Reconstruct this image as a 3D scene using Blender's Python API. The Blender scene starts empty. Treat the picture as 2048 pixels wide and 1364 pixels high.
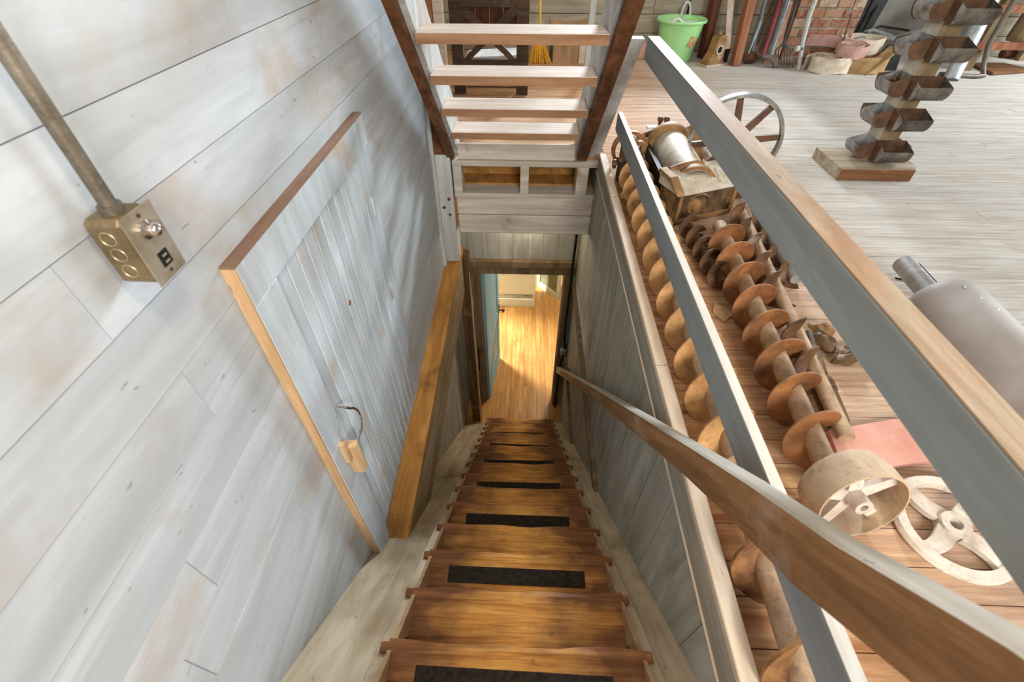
import bpy, bmesh, math, random
from mathutils import Vector, Matrix
random.seed(11)
S = bpy.context.scene
C = S.collection
PI = math.pi

# ------------------------------------------------------------------ camera
cam_d = bpy.data.cameras.new('camera'); cam = bpy.data.objects.new('camera', cam_d); C.objects.link(cam)
def cam_matrix(loc, pitch, yaw, roll):
    p, y, r = [math.radians(a) for a in (pitch, yaw, roll)]
    f = Vector((math.sin(y)*math.cos(p), math.cos(y)*math.cos(p), -math.sin(p)))
    rt = Vector((math.cos(y), -math.sin(y), 0)); dn = f.cross(rt)
    rt2 = rt*math.cos(r) + dn*math.sin(r); dn2 = dn*math.cos(r) - rt*math.sin(r)
    m = Matrix((rt2, -dn2, -f)).transposed().to_4x4(); m.translation = Vector(loc)
    return m
cam.matrix_world = cam_matrix((0, 0, 1.4), 44.112, -1.765, -0.159)
cam_d.sensor_width = 36.0; cam_d.lens = 904.7/2048*36.0
cam_d.clip_start = 0.02; cam_d.clip_end = 100
cam_d.dof.use_dof = True; cam_d.dof.focus_distance = 2.3; cam_d.dof.aperture_fstop = 4.0
S.camera = cam

# ------------------------------------------------------------------ world, lights, exposure
w = bpy.data.worlds.new('sky'); S.world = w; w.use_nodes = True
bg = w.node_tree.nodes['Background']; bg.inputs[0].default_value = (1.0, 0.95, 0.88, 1); bg.inputs[1].default_value = 0.40
def area(name, loc, target, sx, sy, power, col):
    d = bpy.data.lights.new(name, 'AREA'); d.shape = 'RECTANGLE'; d.size = sx; d.size_y = sy; d.energy = power; d.color = col
    o = bpy.data.objects.new(name, d); C.objects.link(o); o.location = loc
    o.rotation_euler = (Vector(target)-Vector(loc)).to_track_quat('-Z', 'Y').to_euler(); return o
area('window_light_right', (7.8, 4.2, 2.4), (3.2, 4.4, 0.0), 2.8, 1.7, 300, (0.90, 0.96, 1.0))
area('daylight_far_window', (3.2, 13.5, 4.3), (-0.4, 1.6, 0.2), 1.5, 1.5, 2300, (0.84, 0.93, 1.0))
area('fill_light_behind', (1.2, -2.8, 2.4), (0.0, 3.4, -0.4), 1.6, 1.5, 240, (1.0, 0.96, 0.90))  # added fill from behind the camera, brightens the header beam and tread edges

area('window_light_lower_room', (-2.4, 6.6, -1.9), (0.3, 4.7, -3.6), .8, 1.0, 430, (1.0, 0.97, 0.92))
area('fill_light_lower_room', (0.9, 5.4, -1.0), (0.5, 5.2, -3.6), 0.6, 0.6, 40, (1.0, 0.88, 0.68))  # added overhead fill for the lower room, stands for no fixture
def point_fill(name, loc, power, col, r):
    d = bpy.data.lights.new(name, 'POINT'); d.energy = power; d.color = col; d.shadow_soft_size = r
    o = bpy.data.objects.new(name, d); C.objects.link(o); o.location = loc
point_fill('stair_fill', (0.05, 0.25, 2.1), 40, (1.0, 0.80, 0.54), 0.09)  # unseen warm fill added above the camera to light the stairs
point_fill('mill_room_fill', (0.5, 5.5, 2.4), 45, (1.0, 0.9, 0.76), 0.08)  # unseen fill added to lift the dark far-left floor and objects
point_fill('stairwell_fill', (0.0, 3.78, -0.72), 7, (1.0, 0.86, 0.66), 0.06)  # fill added out of sight behind the header, lights end wall and stairs
S.view_settings.view_transform = 'Standard'; S.view_settings.look = 'None'
S.view_settings.gamma = 1.0; S.view_settings.use_curve_mapping = False; S.view_settings.exposure = 0.0

# ------------------------------------------------------------------ materials
def lin(c):
    return tuple(((v/255)/12.92 if v/255 <= .04045 else ((v/255+.055)/1.055)**2.4) for v in c) + (1,)
MATS = {}
class NT:
    def __init__(s, name):
        m = bpy.data.materials.new(name); m.use_nodes = True; s.m = m; s.t = m.node_tree
        s.b = s.t.nodes['Principled BSDF']; MATS[name] = m
    def n(s, k, **kw):
        x = s.t.nodes.new(k)
        for a, v in kw.items(): setattr(x, a, v)
        return x
    def l(s, a, b): s.t.links.new(a, b)
    def coord(s, scale, rnd=True):
        tc = s.n('ShaderNodeTexCoord'); mp = s.n('ShaderNodeMapping'); mp.inputs['Scale'].default_value = scale
        if rnd:
            oi = s.n('ShaderNodeObjectInfo'); mu = s.n('ShaderNodeMath', operation='MULTIPLY'); mu.inputs[1].default_value = 31.0
            s.l(oi.outputs['Random'], mu.inputs[0]); ad = s.n('ShaderNodeVectorMath', operation='ADD')
            s.l(tc.outputs['Object'], ad.inputs[0]); s.l(mu.outputs[0], ad.inputs[1]); s.l(ad.outputs[0], mp.inputs['Vector'])
        else: s.l(tc.outputs['Object'], mp.inputs['Vector'])
        return mp.outputs[0]
    def noise(s, vec, scale, detail=4, rough=.55, dist=0):
        x = s.n('ShaderNodeTexNoise'); x.inputs['Scale'].default_value = scale; x.inputs['Detail'].default_value = detail
        x.inputs['Roughness'].default_value = rough; x.inputs['Distortion'].default_value = dist
        s.l(vec, x.inputs['Vector']); return x.outputs['Fac']
    def ramp(s, fac, stops):
        r = s.n('ShaderNodeValToRGB'); e = r.color_ramp.elements
        while len(e) < len(stops): e.new(.5)
        for el, (p, c) in zip(e, stops):
            el.position = p; el.color = c if len(c) == 4 else tuple(c)+(1,)
        s.l(fac, r.inputs[0]); return r.outputs[0]
    def mix(s, fac, a, b, mode='MIX'):
        x = s.n('ShaderNodeMix', data_type='RGBA', blend_type=mode)
        for sock, v in ((x.inputs['Factor'], fac), (x.inputs['A'], a), (x.inputs['B'], b)):
            if isinstance(v, (int, float)): sock.default_value = v
            elif isinstance(v, tuple): sock.default_value = v
            else: s.l(v, sock)
        return x.outputs['Result']
    def bump(s, h, strength, dist=.01):
        x = s.n('ShaderNodeBump'); x.inputs['Strength'].default_value = strength; x.inputs['Distance'].default_value = dist
        s.l(h, x.inputs['Height']); s.l(x.outputs[0], s.b.inputs['Normal'])
    def vary(s, col, amt):
        oi = s.n('ShaderNodeObjectInfo'); mr = s.n('ShaderNodeMapRange'); mr.inputs['To Min'].default_value = 1-amt; mr.inputs['To Max'].default_value = 1+amt
        s.l(oi.outputs['Random'], mr.inputs['Value']); h = s.n('ShaderNodeHueSaturation'); s.l(mr.outputs[0], h.inputs['Value']); s.l(col, h.inputs['Color'])
        return h.outputs[0]
    def fin(s, col, rough=.7, metal=0):
        if isinstance(col, tuple): s.b.inputs['Base Color'].default_value = col
        else: s.l(col, s.b.inputs['Base Color'])
        s.b.inputs['Specular IOR Level'].default_value = .5 if metal or rough < .5 else .18
        s.b.inputs['Roughness'].default_value = rough; s.b.inputs['Metallic'].default_value = metal
        return s.m
W = (1, 1, 1, 1); K = (0, 0, 0, 1)
def wood(name, a, b, axis='Y', gs=26, stain=None, st=(.55, .72), stain_scale=2.2, rough=.72, vary=.07, bump=.25, stretch=14, grain_mid=.5):
    t = NT(name); sc = {'X': (1/stretch, 1, 1), 'Y': (1, 1/stretch, 1), 'Z': (1, 1, 1/stretch)}[axis]
    g = t.noise(t.coord(sc), gs, 6, .62, .6)
    col = t.ramp(g, [(grain_mid-.2, lin(b)), (grain_mid+.16, lin(a))])
    fine = t.noise(t.coord(tuple(v if v == 1 else v*.5 for v in sc)), gs*4.5, 3, .6)
    col = t.mix(t.ramp(fine, [(.36, (.22, .22, .22)), (.5, K)]), col, lin(b))
    if stain:
        sn = t.noise(t.coord((1, 1, 1)), stain_scale, 5, .62, .4)
        col = t.mix(t.ramp(sn, [(st[0], K), (st[1], (.8, .8, .8))]), col, lin(stain))
    sp = t.noise(t.coord(tuple(max(v, .45) for v in sc)), 46, 3, .5)
    col = t.mix(t.ramp(sp, [(.715, K), (.745, (.5, .5, .5))]), col, lin(tuple(int(x*.62) for x in b)))
    scuff = t.noise(t.coord(tuple(max(v, .3) for v in sc)), 7.5, 7, .7, 1.2)
    col = t.mix(t.ramp(scuff, [(.40, (.30, .30, .30)), (.52, K)]), col, lin(b))
    hgt = t.n('ShaderNodeMath', operation='ADD'); t.l(g, hgt.inputs[0]); t.l(fine, hgt.inputs[1])
    t.bump(hgt.outputs[0], bump, .004)
    return t.fin(t.vary(col, vary), rough)
def metal(name, a, b, metalness=.3, rough=.6, scale=9, c=None, ct=(.55, .68)):
    t = NT(name); v = t.coord((1, 1, 1)); n1 = t.noise(v, scale, 6, .65, .3)
    col = t.ramp(n1, [(.32, lin(b)), (.66, lin(a))])
    if c:
        col = t.mix(t.ramp(t.noise(v, scale*.55, 5, .6), [(ct[0], K), (ct[1], W)]), col, lin(c))
    pit = t.noise(v, scale*5, 5, .7); col = t.mix(t.ramp(pit, [(.34, (.4, .4, .4)), (.46, K)]), col, lin(tuple(int(x*.66) for x in b)))
    dust = t.noise(v, scale*2.2, 6, .7); col = t.mix(t.ramp(dust, [(.56, K), (.72, (.4, .4, .4))]), col, lin(tuple(min(255, int(x*1.12)+14) for x in a)))
    t.bump(t.noise(v, scale*7, 4, .6), .35, .003)
    return t.fin(t.vary(col, .06), rough, metalness)
def plain(name, a, rough=.5, metalness=0, b=None, scale=20):
    t = NT(name); v = t.coord((1, 1, 1))
    b = b or tuple(int(x*.86) for x in a)
    return t.fin(t.ramp(t.noise(v, scale, 4), [(.35, lin(b)), (.65, lin(a))]), rough, metalness)

wood('painted_wall', (188, 195, 201), (162, 167, 171), 'Y', 9, (158, 132, 102), (.54, .76), 1.9, .62, .035, .12, 10)
wood('painted_vertical', (206, 210, 210), (168, 168, 164), 'Z', 12, (160, 140, 112), (.58, .8), 2.3, .66, .04, .15, 12)
wood('painted_bead', (192, 202, 210), (158, 164, 168), 'Z', 12, (172, 150, 122), (.58, .78), 2.6, .62, .03, .12, 12)
wood('stair_wall', (186, 186, 176), (142, 138, 126), 'Z', 11, (112, 98, 78), (.55, .8), 1.6, .7, .05, .2, 9)
wood('painted_beam', (222, 216, 206), (176, 164, 148), 'X', 12, (158, 122, 80), (.62, .72), 3.0, .7, .04, .35, 14)
wood('painted_rail', (150, 159, 163), (122, 127, 129), 'Y', 10, (150, 120, 88), (.62, .8), 2.2, .55, .03, .12, 12)
wood('rail_grey', (186, 184, 178), (150, 142, 130), 'Y', 16, (150, 112, 76), (.58, .74), 3.0, .55, .02, .2, 12)
wood('rail_top_bare', (180, 165, 146), (126, 102, 78), 'Y', 16, (160, 104, 58), (.50, .70), 2.0, .6, .03, .25, 10)
wood('rail_top_pale', (222, 218, 210), (190, 182, 170), 'Y', 14, (176, 146, 112), (.6, .8), 2.4, rough=.6, vary=.03)
wood('cap_wood', (232, 218, 200), (196, 172, 146), 'Y', 14, None, rough=.7, vary=.04)
wood('fascia', (172, 168, 156), (134, 126, 112), 'Y', 12, (150, 122, 92), (.56, .78), 2.0, .7, .03)
wood('skirt', (206, 194, 172), (156, 138, 112), 'Y', 9, (120, 92, 62), (.56, .78), 2.0, .72, .03, .2, 7)
wood('gold_beam', (212, 158, 88), (158, 108, 54), 'Y', 13, (122, 84, 44), (.50, .70), 3.6, .75, .03, .5, 8)
wood('grey_beam_side', (176, 160, 132), (134, 112, 80), 'Y', 12, (110, 84, 52), (.56, .8), 2.2, .75, .03, .3, 9)
wood('brown_edge', (126, 84, 54), (72, 44, 28), 'Y', 14, (160, 116, 76), (.6, .8), 3.0, .55, .03, .3, 10)
wood('hatch_edge', (150, 122, 104), (112, 86, 70), 'Y', 14, None, rough=.6, vary=.03)
wood('tread_white', (226, 212, 200), (188, 168, 150), 'X', 14, (150, 122, 98), (.62, .8), 3.0, .7, .03, .25, 12)
wood('tread_edge', (172, 134, 102), (126, 92, 66), 'X', 14, None, rough=.7, vary=.03)
wood('bare_wood', (208, 176, 138), (166, 128, 90), 'Z', 16, None, rough=.7, vary=.05)
wood('red_timber', (168, 114, 84), (112, 70, 50), 'Z', 12, (206, 184, 160), (.6, .75), 4.0, .7, .05)
wood('dark_timber', (96, 78, 62), (54, 42, 34), 'X', 14, (128, 112, 96), (.6, .8), 4.0, .7, .05)
wood('dark_board', (112, 66, 44), (66, 36, 24), 'Z', 9, None, rough=.6, vary=.06)
wood('jamb_wood', (150, 128, 98), (104, 84, 60), 'Z', 12, (84, 66, 46), (.56, .8), 3.0, .7, .05)
wood('rough_post', (118, 90, 62), (70, 50, 32), 'Z', 12, (176, 152, 122), (.62, .8), 3.0, .8, .05, .5)
wood('far_wall_wood', (188, 180, 162), (146, 136, 118), 'X', 10, (112, 98, 80), (.58, .8), 2.6, .75, .05)
wood('box_wood', (190, 158, 122), (140, 108, 78), 'Z', 12, (112, 84, 58), (.6, .8), 4.0, .7, .04)
wood('honey_floor', (226, 176, 104), (176, 116, 56), 'Y', 14, (140, 80, 40), (.58, .8), 1.6, .42, .09, .1, 14)
wood('handrail_wood', (156, 118, 82), (92, 62, 40), 'Y', 20, (168, 160, 148), (.54, .72), 2.6, .5, .02, .2, 12)
wood('white_cupboard', (228, 228, 214), (204, 204, 186), 'X', 8, None, rough=.5, vary=.02)
wood('stand_post', (226, 226, 216), (176, 170, 156), 'Z', 12, (150, 128, 96), (.6, .8), 3.0, .7, .03)
wood('stand_tan', (160, 142, 112), (112, 92, 64), 'Z', 12, (96, 70, 40), (.56, .8), 3.0, .75, .03)
wood('stand_base', (206, 196, 178), (160, 140, 116), 'X', 12, None, rough=.7, vary=.03)
wood('stand_base_brown', (146, 104, 72), (98, 66, 46), 'X', 12, (196, 160, 120), (.6, .8), 4.0, .7, .03)
metal('shaft_dusty', (192, 164, 132), (138, 104, 76), .1, .62, 8, (150, 104, 62), (.58, .74))
metal('rust', (168, 112, 64), (106, 68, 40), .15, .62, 8, (96, 62, 40), (.58, .72))
metal('rust_pale', (206, 160, 104), (150, 104, 60), .12, .62, 7, (112, 74, 44), (.6, .74))
metal('rust_dark', (122, 86, 56), (66, 46, 34), .3, .55, 9, (170, 160, 146), (.6, .72))
metal('old_iron', (124, 98, 70), (64, 48, 34), .3, .58, 9, (160, 124, 80), (.58, .72))
metal('machine_top', (206, 196, 180), (164, 144, 116), .1, .62, 7, (176, 116, 58), (.6, .74))
metal('machine_tan', (172, 128, 76), (108, 78, 46), .15, .62, 9, (204, 190, 168), (.6, .76))
metal('steel_grey', (170, 168, 166), (128, 126, 124), .35, .5, 6, (140, 116, 100), (.58, .76))
plain('drum_grey', (164, 157, 152), .6, .1, (144, 134, 128), 4)
metal('wheel_grey', (160, 162, 160), (104, 100, 92), .5, .45, 7, (92, 66, 48), (.56, .68))
metal('wheel_spoke', (118, 82, 58), (70, 48, 36), .2, .6, 11)
metal('dusty_white', (226, 214, 200), (186, 172, 158), .05, .75, 6, (176, 150, 124), (.6, .8))
metal('pulley_tan', (206, 180, 150), (160, 134, 106), .05, .7, 6, (172, 130, 88), (.58, .75))
metal('galvanized', (206, 212, 216), (150, 158, 164), .55, .4, 10)
metal('conduit_steel', (124, 116, 102), (88, 80, 68), .45, .45, 12)
metal('box_brass', (132, 116, 88), (90, 76, 52), .5, .42, 7)
plain('cover_steel', (166, 158, 144), .4, .5, (136, 124, 104), 14)
plain('chrome', (236, 230, 224), .12, 1.0)
plain('black', (24, 22, 22), .6)
plain('knockout_ring', (176, 156, 116), .4, .5)
plain('grip_black', (62, 54, 46), .9, 0, (40, 34, 30), 60)
plain('tub_green', (172, 232, 158), .42, 0, (158, 222, 146), 4)
plain('plastic_white', (232, 236, 236), .4)
plain('sticker', (222, 186, 140), .7, 0, (190, 120, 80), 30)
plain('pink_board', (222, 170, 154), .55, 0, (204, 146, 130), 6)
plain('paper_tan', (214, 172, 128), .8)
plain('belt_white', (226, 216, 198), .75, 0, (196, 180, 156), 12)
plain('belt_pink', (208, 172, 162), .75, 0, (190, 146, 136), 12)
plain('belt_tan', (190, 160, 116), .75, 0, (152, 120, 80), 9)
plain('hose_grey', (138, 142, 140), .6)
plain('black_sheet', (62, 62, 60), .6, 0, (44, 44, 44), 5)
plain('pvc', (218, 226, 226), .4)
plain('tool_red', (150, 52, 60), .45)
plain('tool_grey', (132, 138, 146), .45, .3)
plain('tool_teal', (150, 178, 188), .35, .2)
plain('tool_iron', (128, 116, 108), .6, .3)
plain('fork_steel', (96, 90, 84), .5, .5)
plain('cone_orange', (222, 150, 112), .6, 0, (226, 206, 190), 18)
plain('broom_straw', (238, 184, 70), .8, 0, (206, 146, 44), 60)
plain('broom_handle', (240, 190, 66), .5)
plain('door_blue', (150, 190, 208), .5, 0, (132, 172, 192), 6)
plain('mortar', (176, 164, 144), .9, 0, (128, 118, 104), 14)
plain('white_sheet', (220, 222, 222), .6)
plain('olive_wall', (150, 146, 112), .8, 0, (122, 118, 88), 4)
plain('concrete_grey', (150, 148, 140), .85, 0, (118, 116, 108), 3)
plain('leather', (168, 120, 76), .7, 0, (96, 66, 44), 12)
plain('backing', (60, 50, 40), .9)

def brick_mat():
    t = NT('brick'); v = t.coord((1, 1, 1)); oi = t.n('ShaderNodeObjectInfo')
    col = t.ramp(oi.outputs['Random'], [(0, lin((142, 82, 62))), (.4, lin((164, 98, 74))), (.7, lin((176, 128, 98))), (1, lin((190, 174, 150)))])
    col = t.mix(t.ramp(t.noise(v, 22, 5), [(.40, K), (.6, (.85, .85, .85))]), col, lin((158, 136, 114)))
    t.bump(t.noise(v, 40, 4), .5, .006); return t.fin(col, .9)
brick_mat()
def tread_mat():
    t = NT('oak_tread'); tc = t.n('ShaderNodeTexCoord'); sx = t.n('ShaderNodeSeparateXYZ'); t.l(tc.outputs['Object'], sx.inputs[0])
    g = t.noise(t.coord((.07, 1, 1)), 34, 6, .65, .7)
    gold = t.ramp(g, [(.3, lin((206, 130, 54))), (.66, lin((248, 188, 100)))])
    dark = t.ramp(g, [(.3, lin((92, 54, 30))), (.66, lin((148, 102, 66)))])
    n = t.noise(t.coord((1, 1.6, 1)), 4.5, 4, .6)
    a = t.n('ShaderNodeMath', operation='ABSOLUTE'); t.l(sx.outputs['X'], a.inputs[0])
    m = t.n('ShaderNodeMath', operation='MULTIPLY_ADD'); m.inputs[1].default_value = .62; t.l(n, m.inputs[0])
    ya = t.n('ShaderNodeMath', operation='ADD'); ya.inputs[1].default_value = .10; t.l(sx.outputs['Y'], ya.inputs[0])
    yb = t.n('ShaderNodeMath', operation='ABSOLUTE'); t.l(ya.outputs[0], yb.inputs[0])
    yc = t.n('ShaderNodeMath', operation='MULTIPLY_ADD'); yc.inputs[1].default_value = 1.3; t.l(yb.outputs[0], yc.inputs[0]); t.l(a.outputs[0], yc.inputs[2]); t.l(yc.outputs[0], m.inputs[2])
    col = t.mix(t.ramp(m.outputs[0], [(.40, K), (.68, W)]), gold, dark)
    fine = t.noise(t.coord((.03, 1, 1)), 150, 3, .6)
    col = t.mix(t.ramp(fine, [(.38, (.4, .4, .4)), (.5, K)]), col, lin((104, 66, 34)))
    k = t.noise(t.coord((1, 1, 1)), 11, 2, .4); col = t.mix(t.ramp(k, [(.72, K), (.78, (.7, .7, .7))]), col, lin((80, 48, 28)))
    t.bump(g, .3, .003); return t.fin(t.vary(col, .08), .5)
tread_mat()
def floor_mat():
    t = NT('mill_floor'); tc = t.n('ShaderNodeTexCoord'); sx = t.n('ShaderNodeSeparateXYZ'); t.l(tc.outputs['Object'], sx.inputs[0])
    v = t.coord((.06, 1, 1)); g = t.noise(v, 30, 6, .65, .8)
    wash = t.ramp(g, [(.30, lin((182, 172, 160))), (.52, lin((204, 201, 195))), (.7, lin((214, 212, 208)))])
    bare = t.ramp(g, [(.32, lin((150, 102, 68))), (.66, lin((208, 166, 124)))])
    n = t.noise(t.coord((.5, 1, 1), False), 1.1, 5, .6)
    # worn bare boards lie along the stairwell edge, whitewash is kept further into the room
    m = t.n('ShaderNodeMath', operation='MULTIPLY_ADD'); m.inputs[1].default_value = .9; t.l(n, m.inputs[0]); t.l(sx.outputs['X'], m.inputs[2])
    col = t.mix(t.ramp(m.outputs[0], [(0.0, K), (1.0, W)]), bare, wash)
    mr = t.n('ShaderNodeMapRange'); mr.inputs['From Min'].default_value = 1.35; mr.inputs['From Max'].default_value = 2.7; t.l(m.outputs[0], mr.inputs['Value'])
    col = t.mix(mr.outputs[0], bare, wash)
    fine = t.noise(t.coord((.025, 1, 1)), 120, 3, .6)
    col = t.mix(t.ramp(fine, [(.36, (.5, .5, .5)), (.46, K)]), col, lin((150, 118, 92)))
    st = t.noise(t.coord((.7, 1, 1), False), 1.7, 4, .6); col = t.mix(t.ramp(st, [(.55, K), (.75, (.35, .35, .35))]), col, lin((196, 168, 136)))
    t.bump(g, .2, .003); return t.fin(t.vary(col, .05), .8)
floor_mat()

# ------------------------------------------------------------------ geometry helpers
class MB:
    """collects vertices and faces, build() links one mesh object"""
    def __init__(s): s.v = []; s.f = []; s.sm = []
    def add(s, vs, fs, smooth=False):
        k = len(s.v); s.v += [tuple(p) for p in vs]; s.f += [tuple(i+k for i in f) for f in fs]; s.sm += [smooth]*len(fs); return s
    def box(s, x0, x1, y0, y1, z0, z1):
        return s.add([(x0,y0,z0),(x1,y0,z0),(x1,y1,z0),(x0,y1,z0),(x0,y0,z1),(x1,y0,z1),(x1,y1,z1),(x0,y1,z1)],
                     [(0,3,2,1),(4,5,6,7),(0,1,5,4),(1,2,6,5),(2,3,7,6),(3,0,4,7)])
    def prism(s, poly, axis, a, b):
        """poly: 2D points in the two other axes (order: X->(y,z), Y->(x,z), Z->(x,y)), extruded from a to b"""
        def P(p, t): return {'X': (t, p[0], p[1]), 'Y': (p[0], t, p[1]), 'Z': (p[0], p[1], t)}[axis]
        n = len(poly); vs = [P(p, a) for p in poly] + [P(p, b) for p in poly]
        return s.add(vs, [tuple(range(n-1, -1, -1)), tuple(range(n, 2*n))] + [(i, (i+1) % n, (i+1) % n+n, i+n) for i in range(n)])
    def tube(s, pts, r, n=10, caps=True):
        pts = [Vector(p) for p in pts]; rs = r if isinstance(r, (list, tuple)) else [r]*len(pts)
        k = len(s.v); prev = None; rings = []
        for i, p in enumerate(pts):
            d = (pts[min(i+1, len(pts)-1)] - pts[max(i-1, 0)]).normalized()
            if prev is None: u = d.orthogonal().normalized()
            else: u = (prev - d*prev.dot(d)).normalized()
            prev = u; q = d.cross(u)
            rings.append([p + (u*math.cos(2*PI*j/n) + q*math.sin(2*PI*j/n))*rs[i] for j in range(n)])
        vs = [v for rg in rings for v in rg]; fs = []
        for i in range(len(pts)-1):
            for j in range(n): fs.append((i*n+j, i*n+(j+1) % n, (i+1)*n+(j+1) % n, (i+1)*n+j))
        s.add(vs, fs, True)
        if caps:
            m = len(pts)-1
            s.add(rings[0], [tuple(range(n-1, -1, -1))]); s.add(rings[m], [tuple(range(n))])
        return s
    def lathe(s, prof, axis='Z', n=32, c=(0,0,0), a0=0, a1=2*PI, closed=False):
        """prof: (radius, height) pairs about axis"""
        full = abs(a1-a0-2*PI) < 1e-6; m = n if full else n+1; vs = []
        for i in range(m):
            a = a0 + (a1-a0)*i/n
            for r, h in prof:
                x, y = r*math.cos(a), r*math.sin(a)
                p = {'Z': (x, y, h), 'Y': (x, h, y), 'X': (h, x, y)}[axis]
                vs.append((p[0]+c[0], p[1]+c[1], p[2]+c[2]))
        L = len(prof); fs = []; rng = L if closed else L-1
        for i in range(n if full else n):
            for j in range(rng):
                fs.append((i*L+j, ((i+1) % m)*L+j, ((i+1) % m)*L+(j+1) % L, i*L+(j+1) % L))
        return s.add(vs, fs, True)
    def build(s, name, mat, parent=None, loc=None, bevel=0):
        me = bpy.data.meshes.new(name); me.from_pydata(s.v, [], s.f); me.polygons.foreach_set('use_smooth', s.sm)
        if bevel or True:
            bm = bmesh.new(); bm.from_mesh(me)
            if bevel: bmesh.ops.bevel(bm, geom=list(bm.edges), offset=bevel, segments=1, affect='EDGES')
            bmesh.ops.recalc_face_normals(bm, faces=bm.faces)
            for e in bm.edges:
                if len(e.link_faces) == 2 and e.calc_face_angle(0) > .72: e.smooth = False
            bm.to_mesh(me); bm.free()
        o = bpy.data.objects.new(name, me); C.objects.link(o); me.materials.append(MATS[mat])
        if parent: o.parent = parent
        if loc: o.location = loc
        return o
def box(name, mat, x0, x1, y0, y1, z0, z1, parent=None, bevel=0): return MB().box(x0,x1,y0,y1,z0,z1).build(name, mat, parent, None, bevel)
def struct(o): o['kind'] = 'structure'; return o
def tag(o, label, cat, group=None):
    o['label'] = label; o['category'] = cat
    if group: o['group'] = group
    return o
def thing(name, label, cat, loc=(0,0,0), rz=0, group=None, rx=0, ry=0):
    o = bpy.data.objects.new(name, None); C.objects.link(o); o.location = loc; o.rotation_euler = (rx, ry, rz); o.empty_display_size = .05
    return tag(o, label, cat, group)
def sempty(name):
    o = bpy.data.objects.new(name, None); C.objects.link(o); return struct(o)
def copy_part(o, parent, loc=None, rot=None):
    c = o.copy(); C.objects.link(c); c.parent = parent
    if loc is not None: c.location = loc
    if rot is not None: c.rotation_euler = rot
    return c
FL = -3.63                                   # lower floor level
def nose(Y): return -.28 - .2235*(Y-.36)/.2255   # nosing line of the lower flight

def slope_align(o, ang):
    """turn the mesh so that its local Y runs along the slope (wood grain follows it)"""
    R = Matrix.Rotation(ang, 4, 'X'); o.data.transform(R.inverted()); o.rotation_euler = (ang, 0, 0); return o
DOWN = math.atan2(-.2235, .2255)
# ================================================================== THE SETTING
# ---- left wall: horizontal shiplap, boards 158 mm wide
wl = struct(box('wall_left', 'backing', -.80, -.745, -1.6, 3.46, -1.25, 2.75))
G = .0011; bw = .1582; z_top = 1.16 + bw*10
row = 0; z = z_top
joints = {9: [], 10: [.10], 11: [.549, 2.4], 12: [], 13: [.62], 14: [.98], 15: [.35, 2.2], 16: [.2], 17: [], 18: [2.3]}
while z > -1.1:
    zb = z - bw; cuts = joints.get(row, [random.uniform(.0, 3.0)])
    ys = [-1.6] + [c for c in cuts] + [3.40]
    for a, b in zip(ys[:-1], ys[1:]):
        if b-a > .05:
            d = random.uniform(-.0012, .0012)
            box('plank', 'painted_wall', -.746, -.72+d, a+G*.5, b-G*.5, zb+G, z-G, wl)
    z = zb; row += 1
# lower left wall under the beam, vertical boards
wll = struct(box('wall_left_lower', 'backing', -.80, -.745, .3, 3.97, FL, -1.05))
y = .3
while y < 3.95:
    b = min(y+.17, 3.95); box('plank', 'stair_wall', -.746, -.72, y+G, b-G, FL, -1.1, wll); y = b
# bead moulding in the corner next to the post
tr = struct(MB().tube([(-.712, 3.405, -1.0), (-.712, 3.405, 2.6)], .016, 10).build('trim_1', 'painted_vertical'))
MB().tube([(-.725, 3.375, -1.0), (-.725, 3.375, 2.6)], .011, 8).build('bead', 'painted_vertical', tr)

# ---- right wall of the stairwell: vertical boards
wr = struct(box('wall_right', 'backing', .575, .60, -.6, 3.95, FL, .0))
y = -.6
while y < 3.94:
    b = min(y+random.choice((.19, .2, .215)), 3.94); box('plank', 'stair_wall', .552+random.uniform(-.001, .001), .576, y+G, b-G, FL, -.04, wr); y = b
# cap and fascia on the floor edge
cap = struct(box('trim_2', 'fascia', .541, .575, -.6, 3.42, -.078, .035, None, .004))
MB().tube([(.541, -.6, -.079), (.541, 3.42, -.079)], .006, 6).build('bead', 'cap_wood', cap)
for a, b in ((-.6, 1.262), (1.265, 2.72), (2.74, 3.40)):
    box('cap_board', 'cap_wood', .541, .592, a, b, .036, .062, cap, .003)
# horizontal nailing strips on the boards
g1 = struct(box('trim_3', 'jamb_wood', .525, .552, 1.15, 3.94, -1.60, -1.52, None, .003))
g2 = struct(box('trim_4', 'jamb_wood', .525, .552, 2.3, 3.94, -2.66, -2.58, None, .003))

# ---- mill floor: long boards across the room
fl = struct(box('floor', 'backing', .60, 8.6, -1.6, 7.0, -.2, -.03))
box('subfloor', 'backing', -1.4, .60, 3.78, 7.0, -.2, -.03, fl)
y = -1.6
while y < 6.95:
    b = min(y + random.choice((.095, .105, .115, .125)), 6.97)
    x0 = .592 if b < 3.50 else (-1.4 if y > 3.56 else .45)
    cut = random.uniform(1.6, 6.5)
    for a_, b_ in ((x0, cut), (cut, 8.6)):
        box('floor_board', 'mill_floor', a_+.0015, b_-.0015, y+.0016, b-.0016, -.03, random.uniform(-.0012, .0008), fl)
    y = b
# floor behind the camera, the top of the stairs
land = struct(box('floor_landing', 'backing', -.72, .541, -1.6, .02, -.2, -.09))
for i in range(9):
    yy = -1.6 + i*.18; box('floor_board', 'mill_floor', -.72, .541, yy+.002, min(yy+.178, .13), -.09, -.058, land)

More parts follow.
